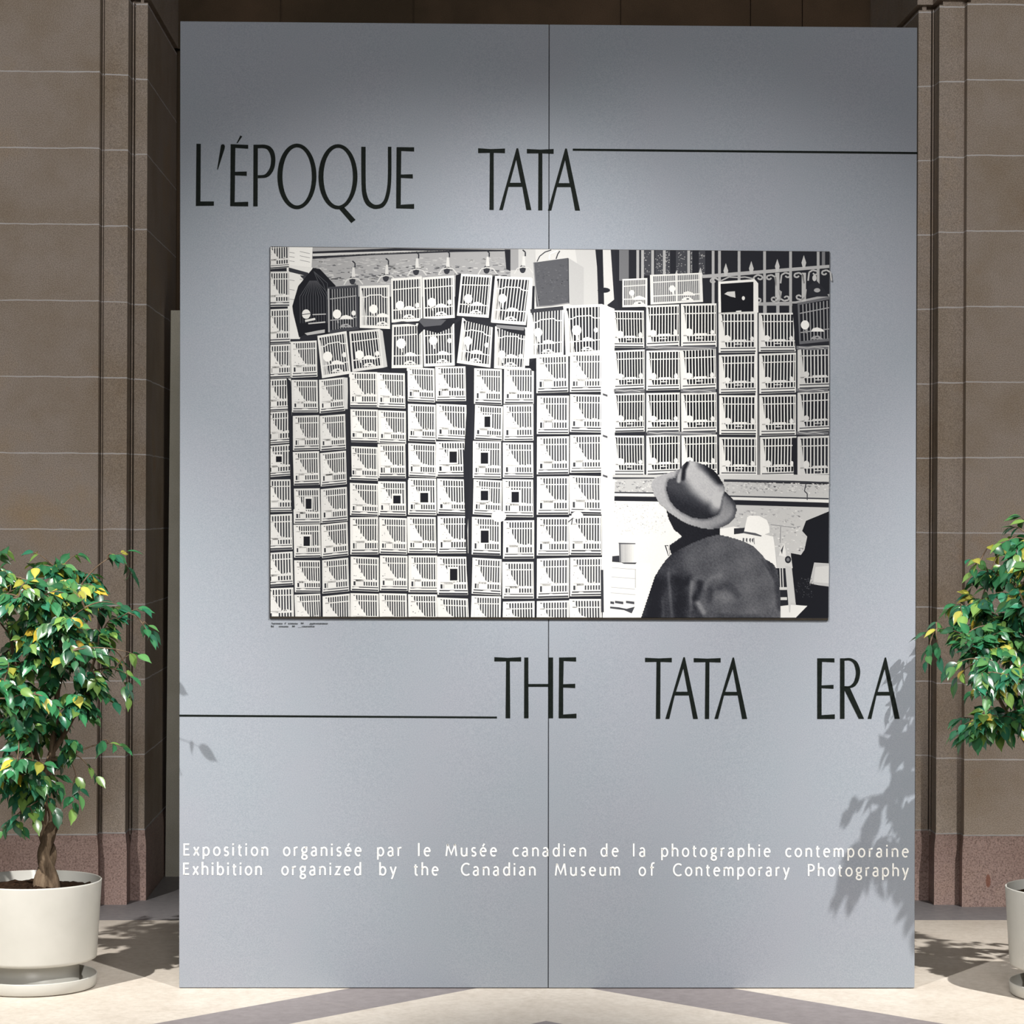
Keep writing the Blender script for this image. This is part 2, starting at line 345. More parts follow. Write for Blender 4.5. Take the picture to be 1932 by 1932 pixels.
f.poly(T([(712, 140), (860, 138), (860, 175), (752, 170), (748, 372), (852, 368), (852, 405), (748, 400), (748, 635), (863, 627), (863, 667), (708, 667)]))
f.build('title_word', BLACK, W); f = Flat(.0012)
f.poly(T([(1458, 142), (1575, 148), (1690, 143), (1690, 181), (1592, 178), (1590, 672), (1552, 672), (1557, 178), (1458, 179)]))
glyphA(f, T, 1790, 1804, 138, 673, 1634, 1668, 1875, 1917, ((1790, 235), (1827, 437), (1727, 437), 469, 1716, 1838))
T = loc((1320, 1210), 4.6)
f.poly(T([(-52, 145), (65, 150), (182, 145), (182, 183), (85, 180), (82, 673), (45, 673), (50, 180), (-52, 181)]))
glyphA(f, T, 286, 298, 140, 673, 128, 160, 368, 412, ((287, 240), (323, 438), (222, 438), 469, 212, 330))
f.build('title_word', BLACK, W); f = Flat(.0012)
f.poly(T([(1020, 147), (1170, 147), (1170, 182), (1062, 177), (1058, 382), (1162, 377), (1162, 411), (1058, 406), (1058, 640), (1173, 633), (1173, 673), (1020, 673)]))
f.poly(T([(1218, 147), (1257, 147), (1257, 672), (1218, 672)]))
po = [(1257, 147), (1310, 146), (1360, 172), (1386, 220), (1393, 272), (1380, 340), (1348, 388), (1303, 405), (1257, 405)]
pi_ = [(1257, 167), (1300, 167), (1333, 190), (1350, 235), (1355, 285), (1340, 345), (1318, 375), (1295, 388), (1257, 388)]
between(f, T, po, pi_)
f.poly(T([(1257, 395), (1303, 400), (1427, 672), (1380, 672), (1257, 425)]))
glyphA(f, T, 1606, 1618, 140, 672, 1457, 1490, 1692, 1736, ((1606, 240), (1645, 438), (1545, 438), 469, 1535, 1650))
f.build('title_word', BLACK, W)
f = Flat(.0012); f.poly([(338.3, 1348.2), (937.6, 1351.9), (937.6, 1355.3), (338.3, 1351.8)]); f.build('title_rule', BLACK, W)

# humanist sans drawn with a pen: units are photo-scale marks, x-height 17, capitals 22.6
def arc(cx, cy, rx, ry, a0, a1, n=10): return [(cx+rx*math.cos(math.radians(a0+(a1-a0)*i/n)), cy-ry*math.sin(math.radians(a0+(a1-a0)*i/n))) for i in range(n+1)]
def bowl(cx): return arc(cx, -8, 5.6, 7.6, 0, 360, 18)
GL = {
 'a': (11.5, [arc(5, -11.5, 4.0, 4.6, 150, 0)+[(9, -5), (9.2, 0)], [(9, -9.2)]+arc(5, -4.4, 4.4, 4.3, 95, 330, 12)]),
 'b': (13.5, [[(1.5, -24.5), (1.5, 0)], arc(6.6, -8, 5.3, 7.6, 150, -150, 14)]),
 'c': (11, [arc(6.8, -8, 5.6, 7.6, 48, 312, 14)]),
 'd': (13.5, [[(12, -24.5), (12, 0)], arc(6.9, -8, 5.3, 7.6, 30, 330, 14)]),
 'e': (12.5, [[(1.5, -9)]+[(10.8, -9)]+arc(6.3, -8, 5.2, 7.6, 15, 310, 16)]),
 'é': (12.5, [[(1.5, -9)]+[(10.8, -9)]+arc(6.3, -8, 5.2, 7.6, 15, 310, 16), [(5.2, -18.3), (8.4, -23.5)]]),
 'f': (7.5, [[(3, 0), (3, -18)]+arc(6.4, -19.5, 3.4, 4.6, 165, 60, 6), [(.3, -15.6), (7, -15.6)]]),
 'g': (12.5, [arc(5.8, -11, 4.4, 4.9, 0, 360, 16), [(7.5, -15.4), (11.5, -15.6)], [(3.4, -7.2), (2.6, -3.6), (4.5, -1.8)]+[(8.4, -1.2), (10.2, .6)]+arc(6, 2.8, 4.6, 3.6, 20, -200, 12)+[(3, -.8)]]),
 'h': (13, [[(1.5, -24.5), (1.5, 0)], [(1.5, -11)]+arc(6.3, -10.5, 4.8, 5.2, 165, 0, 9)+[(11.1, 0)]]),
 'i': (4, [[(1.6, -16), (1.6, 0)], [(1.6, -23), (1.6, -19.9)]]),
 'l': (4, [[(1.6, -24.5), (1.6, 0)]]),
 'm': (19.5, [[(1.5, -16), (1.5, 0)], [(1.5, -11)]+arc(5.4, -10.5, 4.1, 5.2, 165, 0, 9)+[(9.5, 0)], [(9.5, -11)]+arc(13.6, -10.5, 4.1, 5.2, 165, 0, 9)+[(17.7, 0)]]),
 'n': (13, [[(1.5, -16), (1.5, 0)], [(1.5, -11)]+arc(6.3, -10.5, 4.8, 5.2, 165, 0, 9)+[(11.1, 0)]]),
 'o': (13.6, [bowl(6.8)]),
 'p': (13.5, [[(1.5, -16), (1.5, 7)], arc(6.6, -8, 5.3, 7.6, 150, -150, 14)]),
 'r': (8, [[(1.5, -16), (1.5, 0)], [(1.5, -11)]+arc(5.8, -11.2, 4.3, 4.6, 165, 70, 6)]),
 's': (9.5, [arc(5, -11.8, 3.5, 3.9, 40, 250, 9)+arc(4.6, -4.1, 3.7, 3.9, 70, -150, 10)]),
 't': (7.8, [[(3, -20.5), (3, -4)]+arc(6, -3.8, 3, 3.5, 180, 290, 6), [(.4, -15.6), (7, -15.6)]]),
 'u': (13, [[(1.5, -16), (1.5, -5.5)]+arc(6.2, -5.4, 4.7, 5.1, 180, 345, 9), [(11.2, -16), (11.2, 0)]]),
 'x': (11, [[(1, -16), (10.2, 0)], [(10, -16), (.8, 0)]]),
 'y': (11.5, [[(.8, -16), (6, -1)], [(11, -16), (4.4, 4.5), (2.6, 7)]]),
 'z': (10.5, [[(1, -15.4), (9.4, -15.4), (1.2, -1.2), (10, -1.2)]]),
 'C': (16.5, [arc(10.5, -11.3, 9, 11, 52, 308, 16)]),
 'E': (12.5, [[(1.6, -22.6), (1.6, 0)], [(1.6, -21.3), (11, -21.3)], [(1.6, -11.8), (10, -11.8)], [(1.6, -1.3), (11.4, -1.3)]]),
 'M': (22, [[(1.4, 0), (4, -22.6)], [(4, -22.4), (11, -3.5), (18, -22.4)], [(18, -22.6), (20.6, 0)]]),
 'P': (13, [[(1.6, -22.6), (1.6, 0)], [(1.6, -21.3), (5, -21.3)]+arc(5.6, -15.6, 6, 5.7, 90, -90, 10)+[(1.6, -9.9)]]),
}
def word(f, txt, x0, x1, base, k, pen):
    adv = [GL[c][0] for c in txt]; nat = sum(adv)*k; gap = ((x1-x0)-nat)/max(1, len(txt)-1) if len(txt) > 1 else 0
    x = x0
    for c, a in zip(txt, adv):
        for st in GL[c][1]: f.stroke([(x+px*k, base(x)+py*k) for px, py in st], pen)
        x += a*k+gap
def line(name, words, base, k, pen, mat):
    f = Flat(.0012)
    for txt, a, b in words: word(f, txt, a, b, base, k, pen)
    return f.build(name, mat, W)
line('french_credit_lettering', [('Exposition', 346, 506.5), ('organisée', 534.2, 682), ('par', 711.5, 758), ('le', 788.5, 812.3), ('Musée', 840.5, 937.3), ('canadien', 967.5, 1106.3), ('de', 1132.6, 1167), ('la', 1194, 1218), ('photographie', 1247.4, 1453.6), ('contemporaine', 1481.7, 1714.3)],
     lambda x: 1614+(x-346)*.0022, 1.0, 2.95, WHITE)
line('english_credit_lettering', [('Exhibition', 345.4, 494.6), ('organized', 531, 681.4), ('by', 715.6, 747.5), ('the', 781, 827.3), ('Canadian', 869.5, 1011), ('Museum', 1046.8, 1170), ('of', 1205, 1234), ('Contemporary', 1269.5, 1489), ('Photography', 1524, 1713.8)],
     lambda x: 1650.3+(x-346)*.0021, 1.0, 2.95, WHITE)
# tiny two-line caption under the photograph
f = Flat(.0012)
rr = random.Random(4)
def scribble(x0, x1, y, h):
    x = x0
    while x < x1-.6:
        g = rr.choice('aenouirsc'); k = h/17
        for st in GL[g][1]: f.stroke([(x+px*k*.8, y+py*k) for px, py in st], .55)
        x += GL[g][0]*k*.95
for a, b in ((514, 533.5), (543.5, 561.5), (584.5, 619)): scribble(a, b, 1177.8, 2.3)
for a, b in ((526, 544), (569.5, 594)): scribble(a, b, 1183.3, 2.3)
def tiny(txt, x, y, k):
    for c in txt:
        for st in GL[c][1]: f.stroke([(x+px*k*.85, y+py*k) for px, py in st], .6)
        x += GL[c][0]*k*.9
f.stroke([(511.5, 1177.6), (513, 1174.4), (514.5, 1177.6)], .6); tiny('d', 537, 1177.6, .14); f.stroke([(540, 1174.2), (539.4, 1175.6)], .5)
GL['B'] = (12, [[(1.6, -22.6), (1.6, 0)], arc(4, -17, 6, 5.4, 95, -95, 8), arc(4, -5.8, 7, 5.8, 95, -95, 8)]); GL['F'] = (11, [[(1.6, -22.6), (1.6, 0)], [(1.6, -21.3), (10, -21.3)], [(1.6, -11.8), (9, -11.8)]])
GL['1'] = (7, [[(4, -22), (4, 0)]]); GL['9'] = (12, [arc(6, -16, 4.5, 6, 0, 360, 12), [(10.5, -15), (7, 0)]]); GL['4'] = (12, [[(9, 0), (9, -22), (1, -7), (12, -7)]])
tiny('Bird', 511.3, 1183.2, .15); tiny('1949', 567.5, 1177.7, .14); tiny('1949', 551, 1183.3, .14); f.stroke([(583, 1178.6), (590, 1178.8)], .4); f.stroke([(562, 1183.9), (569, 1183.5)], .4)
f.build('caption_lettering', INK, W)

# ------------------------------------------------------------------ the mounted photograph (a flat black and white print on board)
ph = thing('mounted_photograph', 'black and white photograph of stacked bird cages, mounted on the grey panel', 'photograph', on_board(0, 1.22, 0))
def child_fix(o, root): o.matrix_parent_inverse = Matrix.Translation(-Vector(root.location))
PC = [(510.3, 465.5), (1564.5, 474.8), (1562, 1170), (508.8, 1166.5)]
P = [board(*p) for p in PC]; bm = bmesh.new()
v = [bm.verts.new(on_board(x, z, .0075)) for x, z in P]+[bm.verts.new(on_board(x, z, .0005)) for x, z in P]
for q in ((0, 1, 2, 3), (7, 6, 5, 4), (0, 1, 5, 4), (1, 2, 6, 5), (2, 3, 7, 6), (3, 0, 4, 7)): bm.faces.new([v[i] for i in q])
o = bm_obj('mount_board', bm, MOUNT, ph); child_fix(o, ph)
R_ = random.Random(11)
def tone(g, warm=1.0):
    warm *= .35; g = max(0, min(255, g)); t = g/255
    c = lin((g*(1+.008*warm*t), g*(1-.002*t)+2*(1-t), g*(1-.055*warm*t)+11*(1-t)))
    return tuple(.655*x+.0025 for x in c)
pr = Flat(0); LB = .0077; ST = .00004
def q(pts, g, lay, warm=1.0): pr.poly(pts, tone(g, warm), LB+ST*lay)
def rect(x0, y0, x1, y1, g, lay): q([(x0, y0), (x1, y0), (x1, y1), (x0, y1)], g, lay)
def seg(a, b, wd, g, lay, warm=1.0):
    l = math.hypot(b[0]-a[0], b[1]-a[1]) or 1; nx, ny = -(b[1]-a[1])/l*wd/2, (b[0]-a[0])/l*wd/2
    q([(a[0]+nx, a[1]+ny), (b[0]+nx, b[1]+ny), (b[0]-nx, b[1]-ny), (a[0]-nx, a[1]-ny)], g, lay, warm)
def path(pts, wd, g, lay):
    for a, b in zip(pts, pts[1:]): seg(a, b, wd, g, lay)
def disc(cx, cy, rx, ry, g, lay, n=14):
    if cx+rx < XR-1 and cx-rx > XL and cy+ry < bot_y(cx): q(ell(cx, cy, rx, ry, n), g, lay)
XL, XR, YT, YB = 510.8, 1563.6, 466.6, 1163.5
def top_y(x): return 466.3+(x-510)*.0087
def bot_y(x): return 1162.8+(x-510)*.0033
q([(XL, top_y(XL)), (XR, top_y(XR)), (XR-1.6, bot_y(XR)), (XL-1, bot_y(XL))], 38, 0)

def cage(c, L, kind='sun', hole=None, white=248, dark=36, bars=10, ball=None, frame=True, crop=True):
    """one bird cage of the picture: c = TL,TR,BR,BL marks"""
    (x0, y0), (x1, y1), (x2, y2), (x3, y3) = c
    def U(u, v):
        a = (x0+(x1-x0)*u, y0+(y1-y0)*u); b = (x3+(x2-x3)*u, y3+(y2-y3)*u)
        x, y = a[0]+(b[0]-a[0])*v, a[1]+(b[1]-a[1])*v
        if crop: x = max(XL, min(XR, x)); y = max(top_y(x), min(bot_y(x), y))
        return (x, y)
    if kind in ('sun', 'side'):
        ul, ur, vt, vb = (.10, .97, .05, .84) if kind == 'sun' else (.07, .975, .045, .86)
    else:
        ul, ur, vt, vb = .062, .938, .055, .93
    def B(u0, v0, u1, v1, g, lay):
        p = [U(u0, v0), U(u1, v0), U(u1, v1), U(u0, v1)]
        if abs(p[0][1]-p[3][1]) < .4 or abs(p[0][0]-p[1][0]) < .3: return
        q(p, g, L+lay)
    def Wt(): return white-R_.uniform(0, 12)
    B(0, 0, 1, 1, Wt(), 0)
    B(ul, vt, ur, vb, dark+R_.uniform(-8, 8), 1)
    lo = .665+R_.uniform(-.02, .02) if kind == 'sun' else .72
    lean = R_.uniform(-.012, .012); bw = (.43 if kind == 'sun' else .34)*(ur-ul)/bars
    for i in range(bars):
        u = ul+(ur-ul)*(i+.75)/(bars+.3)
        g = Wt() if kind != 'shade' else 150
        p = [U(u, vt), U(u+bw, vt), U(u+bw+lean, vb), U(u+lean, vb)]
        q(p, g, L+2)
    if kind == 'sun':
        a = R_.uniform(.50, .62)
        q([U(ul, vt+.02), U(ul+.05, vt+.02), U(a*.62, .42), U(a, lo), U(ul, lo)], Wt()+3, L+3)
        B(ul, lo-.015, ur, lo+.045, Wt(), 3)
        b0 = ul+.06+R_.uniform(0, .08); B(b0, lo, b0+R_.uniform(.2, .3), vb, Wt(), 3)
        B(ul-.01, .20, ur, .228, Wt(), 3)
        for _ in range(5):
            u, vv = R_.uniform(ul, a*.8), R_.uniform(.25, .62)
            if vv > .12+.9*(u-ul): p = U(u, vv); disc(p[0], p[1], R_.uniform(.6, 1.5), R_.uniform(.5, 1.1), R_.uniform(120, 200), L+4, 6)
        for _ in range(3):
            u = R_.uniform(ul+.35, ur-.1); p = U(u, lo-.02); disc(p[0], p[1], R_.uniform(1.5, 4), R_.uniform(1, 2.5), Wt(), L+4, 8)
        # tray and the gap below it
        k = R_.uniform(.02, .035); B(.06, .875, .98, .875+k, 70, 3); B(.04, .945, .98, .975+R_.uniform(0, .02), 62, 3)
        p0 = U(.06+R_.uniform(0, .5), .885); disc(p0[0]+5, p0[1]+1.5, R_.uniform(4, 9), 1.5, Wt(), L+4, 8)
    elif kind == 'side':
        q([U(ul, vt+.02), U(ul+.02, vt+.02), U(ul+.09, lo), U(ul+.13, vb), U(ul, vb)], Wt(), L+3)
        B(ul-.01, .21, ur, .235, Wt(), 3); B(ul-.01, lo-.01, ur, lo+.02, Wt(), 3)
        p = U(ul+.15, lo-.07); disc(p[0], p[1], R_.uniform(5, 8), R_.uniform(5, 8), Wt()+3, L+4)
        p = U(ur-.10, lo-.06); disc(p[0], p[1], 3.5, R_.uniform(4, 6), Wt(), L+4)
        B(ul+.3, lo-.04, ur-.25, lo+.01, Wt(), 4); B(ul+.35, lo+.06, ur-.35, lo+.08, Wt(), 4); B(ul+.42, lo+.09, ur-.42, lo+.14, 70, 4)
        B(.05, .885, .97, .91, 70, 3); B(.05, .955, .97, .99, 60, 3)
    else:
        arch = [(ul, .27), (ul+.16, .265), (ul+.25, .225), (ur-.25, .22), (ur-.14, .275), (ur, .28)] if kind == 'arch' else [(ul, .26), (ur, .24)]
        g = Wt() if kind != 'shade' else 165
        path([U(*p) for p in arch], 2.0, g, L+3); path([U(ul, lo), U(ur, lo)], 2.0, g, L+3)
        if kind == 'arch': q([U(ul, vt+.05), U(ul+.02, vt+.05), U(ul+.14, .7), U(ul+.2, vb), U(ul, vb)], Wt()-22, L+2)
        bu, bv, br = ball or (.27, .60, 7)
        p = U(bu, bv); disc(p[0], p[1], br, br*1.08, 250, L+4); seg(p, U(bu+.03, bv+.2), 3, g, L+3)
        p = U(bu+.3, lo-.02); q([(p[0]-12, p[1]+3), (p[0]-8, p[1]-3), (p[0], p[1]-5), (p[0]+9, p[1]-2), (p[0]+14, p[1]+3)], 244, L+4)
        p = U(bu+.28, vb-.04); q([(p[0]-12, p[1]+2), (p[0]-6, p[1]-4), (p[0]+4, p[1]-5), (p[0]+13, p[1]+2)], g, L+4); disc(p[0]+1, p[1]-1, 3, 1.3, 80, L+5, 8)
        if R_.random() < .6: p = U(ur-.10, bv+.02); disc(p[0], p[1], 4, 5, 240, L+4, 10)
    if hole:
        hx0, hy0, hx1, hy1 = hole
        rect(hx0-3, hy0-3.5, hx1+2.5, hy1+2, Wt(), L+5); rect(hx0, hy0, hx1, hy1, 22, L+6)

# wall, pillar and railings behind the cages (top of the picture)
def TP(pts): return [(x, max(y, top_y(x))) for x, y in pts]
q(TP([(585, 466), (970, 466), (970, 560), (585, 560)]), 172, 1)
for i in range(420):
    x, y = R_.uniform(588, 955), R_.uniform(486, 536); low = y > 500
    q([(x, y), (x+R_.uniform(3, 13), y+R_.uniform(-1, 1)), (x+R_.uniform(3, 10), y+R_.uniform(1, 2.6)), (x, y+1.5)], R_.choice((90, 120, 150, 195, 215)) if low else R_.choice((160, 180, 192, 200)), 2)
q([(590, 475), (745, 468.6), (950, 472), (950, 473), (760, 473.5), (590, 479)], 40, 3); q([(590, 484), (860, 471), (955, 472), (955, 474.5), (860, 476), (700, 482), (590, 489)], 44, 3)
q([(590, 479), (740, 473.6), (850, 473), (690, 481), (590, 484)], 214, 3)
q([(952, 471), (963, 471), (963, 512), (955, 508)], 30, 3); q(TP([(963, 466), (1010, 466), (1010, 540), (963, 540)]), 205, 3)
q(TP([(963, 466), (978, 466), (978, 510), (963, 510)]), 165, 4)
q(TP([(1010, 466), (1125, 466), (1129, 590), (1008, 590)]), 222, 3); q(TP([(1085, 466), (1124, 466), (1128, 575), (1100, 575)]), 208, 4)
q(TP([(1123, 466), (1137, 466), (1138, 545), (1130, 545)]), 30, 5); disc(1139, 548, 12, 5, 34, 6); q(TP([(1137, 466), (1152, 466), (1160, 590), (1140, 590)]), 226, 4)
q([(1145, 576), (1163, 562), (1170, 590), (1158, 588)], 38, 6)
q(TP([(1160, 466), (1564, 466), (1564, 610), (1164, 610)]), 34, 2)
q(TP([(1168, 466), (1186, 466), (1186, 530), (1168, 530)]), 120, 3)
for x0, x1 in ((1210, 1228), (1236, 1250), (1254, 1264), (1275, 1296), (1303, 1306), (1318, 1330)):
    q(TP([(x0, 466), (x1, 466), (x1, 520), (x0, 520)]), 70, 3)
    for i in range(26):
        x, y = R_.uniform(x0, x1-2), R_.uniform(475, 516); rect(x, y, x+1.6, y+1.2, R_.choice((150, 190, 210)), 4)
for x in (1203, 1212, 1231, 1253, 1299, 1345, 1357, 1394, 1442, 1491, 1543): q(TP([(x-2.6, 466), (x+2.6, 466), (x+2.6, 540 if x < 1340 else 615), (x-2.6, 540 if x < 1340 else 615)]), 186, 5)
for x in (1553,): q(TP([(x-3, 466), (x+3, 466), (x+3, 505), (x-3, 505)]), 130, 5)
q([(1325, 519), (1350, 517), (1564, 500), (1564, 506), (1350, 524), (1325, 525)], 188, 6)
q([(1430, 571), (1500, 569), (1564, 555), (1564, 561), (1500, 577), (1430, 577)], 176, 6)
for x, y in ((1276, 510), (1321, 505), (1369, 497), (1417, 493), (1466, 489), (1516, 482)):
    q([(x, y), (x+4.5, y+14), (x+2.5, y+22), (x+3, y+24), (x-3, y+24), (x-2.5, y+22), (x-4.5, y+14)], 206, 7)
def scroll(cx, cy, s, sy):
    pts = [(cx+s*6, cy), (cx+s*2, cy-sy*3), (cx-s*3, cy-sy*1), (cx-s*2, cy+sy*4), (cx+s*6, cy+sy*6), (cx+s*13, cy+sy*2), (cx+s*15, cy-sy*14)]
    path(pts, 3, 196, 7)
for cx, cy in ((1336, 531), (1442, 525), (1494, 521), (1546, 516)):
    scroll(cx-7, cy, -1, -1) if cx > 1400 else None; scroll(cx+7, cy, 1, -1); 
for cx, cy in ((1432, 566), (1458, 564), (1485, 562), (1505, 560)): scroll(cx, cy, 1 if cx in (1458, 1505) else -1, 1)
path([(1360, 530), (1375, 523), (1392, 524), (1405, 523), (1420, 526)], 2.5, 190, 7)
for x in (1466, 1516): q([(x-4, 515), (x+4, 515), (x+4, 572), (x-4, 574)], 196, 7)
q([(1524, 540), (1540, 530), (1554, 545), (1563, 560), (1524, 560)], 40, 8); disc(1536, 525, 4, 6, 210, 9); disc(1541, 548, 6, 4, 180, 9)
rect(1440, 577, 1446, 592, 180, 7); rect(1464, 577, 1470, 592, 180, 7)
# hooks and lamps over the hanging cages
for x, y in ((667, 505), (730, 500), (787, 488), (845, 486), (920, 485), (988, 484)):
    path([(x-2, y-12), (x+3, y-8), (x+3, y)], 2.5, 50, 5); q([(x-2, y), (x+2, y), (x+3.5, y+18), (x-3.5, y+18)], 226, 6); disc(x-2, y+24, 6, 8, 52, 5, 10)
    path([(x-18, y+33), (x-12, y+23), (x-2, y+20), (x+10, y+22), (x+18, y+32)], 2.2, 218, 6)
# crate tower at the left edge
q(TP([(541, 466), (590, 466), (588, 505), (541, 500)]), 246, 3); q([(541, 500), (590, 505), (566, 640), (545, 640)], 236, 3)
for y in (478, 486, 494, 530, 548, 566): seg((543, y-2), (556, y), 1, 150, 4); seg((566, y-3), (585, y+1), 1, 150, 4)
q([(545, 505), (582, 515), (582, 522), (545, 513)], 50, 4); q([(566, 520), (582, 520), (575, 530)], 60, 4)

# stacked cages, column by column
def column(xa, xb, rows, skew=0, L=10, holes={}, kind='sun', xs=None, **k):
    """xa, xb: left/right marks at the top and bottom of the column"""
    yt, yb = rows[0][0], rows[-1][1]
    for i, (a, b) in enumerate(rows):
        ta, tb = (a-yt)/(yb-yt), (b-yt)/(yb-yt)
        j = R_.uniform(-1.5, 1.5); sk = skew+R_.uniform(-1.5, 1.5)
        cage([(xa[0]+(xa[1]-xa[0])*ta+j, a), (xb[0]+(xb[1]-xb[0])*ta+j, a+sk), (xb[0]+(xb[1]-xb[0])*tb+j*.5, b+sk), (xa[0]+(xa[1]-xa[0])*tb+j*.5, b)], L, kind, holes.get(i), **k)
column((502, 504), (545, 555), [(458, 508), (513, 579), (584, 649), (651, 714), (716, 776), (778, 838), (841, 900), (905, 966), (971, 1038), (1043, 1106), (1110, 1175)], -2, holes={6: (521, 861, 532, 872)}, white=236, dark=48, bars=8)
column((549, 558), (598, 609), [(645, 713), (717, 778), (785, 850), (853, 916), (922, 988), (990, 1052), (1057, 1117), (1122, 1186)], -1, holes={4: (577, 941, 588, 960), 5: (573, 1012, 585, 1030)}, white=238, dark=44)
column((603, 609), (650, 661), [(717, 780), (785, 851), (855, 918), (923, 987), (990, 1053), (1057, 1120), (1125, 1190)], -4, white=238, dark=44)
column((659, 662), (712, 715), [(702, 768), (772, 834), (842, 905), (911, 972), (976, 1046), (1050, 1114), (1119, 1184)], 1, white=250, dark=48)
column((713, 717), (765, 769), [(703, 769), (774, 836), (838, 902), (908, 972), (976, 1044), (1048, 1114), (1119, 1184)], 1, holes={3: (742, 935, 756, 950)}, white=252, dark=50)
column((768, 771), (820, 826), [(693, 757), (762, 832), (836, 899), (902, 971), (975, 1043), (1048, 1117), (1121, 1186)], 1, holes={3: (793, 930, 808, 948)}, white=252, dark=50)
column((822, 827), (879, 885), [(692, 757), (762, 829), (833, 899), (903, 969), (974, 1044), (1050, 1122), (1127, 1192)], 1, holes={2: (848, 852, 862, 873), 5: (849, 1073, 863, 1095)}, white=253, dark=50)
column((896, 888), (948, 944), [(695, 762), (764, 829), (832, 902), (904, 970), (975, 1046), (1052, 1120), (1124, 1190)], 2, holes={1: (914, 786, 925, 806), 2: (907, 854, 921, 875), 3: (907, 926, 921, 944), 4: (907, 1001, 922, 1024)}, white=253, dark=56)
column((950, 948), (1006, 1008), [(695, 762), (764, 832), (835, 901), (904, 975), (982, 1054), (1060, 1129), (1135, 1200)], 0, holes={3: (965, 928, 979, 948)}, white=253, dark=58)
column((1012, 1012), (1072, 1073), [(672, 742), (747, 819), (824, 895), (899, 971), (976, 1048), (1054, 1129), (1134, 1205)], -1, white=254, dark=62)
column((1074, 1075), (1134, 1136), [(668, 740), (744, 815), (821, 892), (897, 969), (973, 1047), (1052, 1125), (1130, 1203)], 0, white=254, dark=62)
q([(648, 712), (657, 713), (656, 772), (649, 772)], 214, 20)
for pts in ([(880, 690), (894, 696), (890, 760), (886, 860), (884, 960), (882, 1000), (884, 1100), (887, 1163), (885, 1163), (880, 1060), (877, 960), (874, 880), (880, 780)], [(765, 700), (769, 700), (771, 905), (768, 905)], [(541, 712), (549, 720), (556, 960), (550, 965), (546, 830)], [(656, 712), (660, 712), (664, 900), (660, 900)], [(604, 1050), (608, 1050), (609, 1163), (605, 1163)]):
    q(pts, 34, 21)
disc(941, 974, 14, 11, 254, 22); disc(1089, 972, 11, 7, 250, 22); path([(1072, 985), (1080, 978), (1078, 990)], 2, 90, 23)
# bright side of the tall stack
q([(1133, 575), (1158, 583), (1160, 900), (1157, 1000), (1150, 1163), (1137, 1163), (1134, 900)], 254, 20)
for y in (742, 820, 895): q([(1137, y), (1146, y+3), (1146, y+7), (1137, y+4)], 90, 22)
q([(1133, 1075), (1138, 1075), (1139, 1155), (1134, 1155)], 56, 22)

# stack on the ledge at the right
column((1157, 1158), (1216, 1216), [(586, 656), (662, 737), (743, 816), (822, 897)], -1, kind='side', white=240, dark=24, L=12)
column((1218, 1218), (1282, 1282), [(577, 657), (662, 737), (742, 816), (822, 897)], -1, kind='side', white=248, dark=20, L=12)
column((1284, 1286), (1351, 1353), [(574, 656), (659, 737), (742, 817), (822, 897)], -2, kind='side', white=248, dark=20, L=12)
column((1355, 1357), (1427, 1428), [(590, 666), (670, 743), (746, 820), (825, 900)], -1, kind='side', white=246, dark=26, L=12)
column((1430, 1433), (1500, 1501), [(591, 664), (668, 743), (746, 822), (825, 902)], -1, kind='side', white=246, dark=24, L=12)
column((1504, 1504), (1580, 1580), [(654, 735), (741, 816), (824, 906)], -2, kind='side', white=226, dark=30, L=12)
cage([(1503, 572), (1580, 560), (1580, 644), (1506, 650)], 12, 'shade', white=120, dark=24, ball=(.18, .55, 8))
q([(1494, 573), (1504, 573), (1508, 660), (1500, 660)], 30, 22); q([(1494, 826), (1504, 826), (1503, 900), (1497, 900)], 32, 22)
for x, a, b in ((1216.5, 580, 897), (1352.5, 570, 840), (1428.5, 590, 900)): q([(x, a), (x+2.5, a), (x+2.5, b), (x, b)], 60, 22)
for y, x0, x1 in ((657, 1218, 1350), (738, 1284, 1350), (818, 1220, 1350), (657, 1502, 1562), (737, 1502, 1562), (818, 1502, 1562), (738, 1158, 1216)):
    q([(x0, y-4), (x1, y-3), (x1, y+2), ((x0+x1)/2, y+4), (x0, y+2)], 120, 23); path([(x0+4, y-2), (x0+20, y), (x0+34, y-2), (x1-8, y+1)], 1.3, 200, 24)
# covered and special cages at the top
q([(1355, 532), (1423, 527), (1426, 590), (1355, 592)], 252, 12); q([(1359, 536), (1421, 532), (1421, 588), (1360, 590)], 14, 13)
q([(1366, 555), (1372, 551), (1386, 550), (1387, 562), (1378, 560)], 220, 14); disc(1402, 563, 3, 4, 240, 14, 8); q([(1388, 587), (1398, 586), (1398, 589), (1388, 589)], 230, 14)
q([(1423, 527), (1430, 535), (1432, 900), (1426, 900)], 250, 14)
cage([(1226, 519), (1324, 515), (1326, 570), (1227, 575)], 14, 'plain', white=250, dark=110, bars=24, ball=(.42, .5, 6)); seg((1275, 520), (1276, 572), 3, 248, 20)
cage([(1174, 527), (1221, 525), (1221, 579), (1174, 580)], 14, 'plain', white=246, dark=110, bars=13, ball=(.38, .5, 5))
q([(1213, 533), (1226, 532), (1226, 575), (1214, 577)], 32, 13)
q([(1072, 487), (1101, 505), (1101, 582), (1074, 574)], 196, 14)
q([(1006, 496), (1072, 487), (1074, 573), (1012, 580)], 92, 15)
for i in range(160):
    x, y = R_.uniform(1009, 1068), R_.uniform(499, 568); q([(x, y), (x+R_.uniform(2, 6), y+R_.uniform(-1, 1)), (x+3, y+R_.uniform(1, 3))], R_.choice((80, 86, 98, 106, 112)), 16)
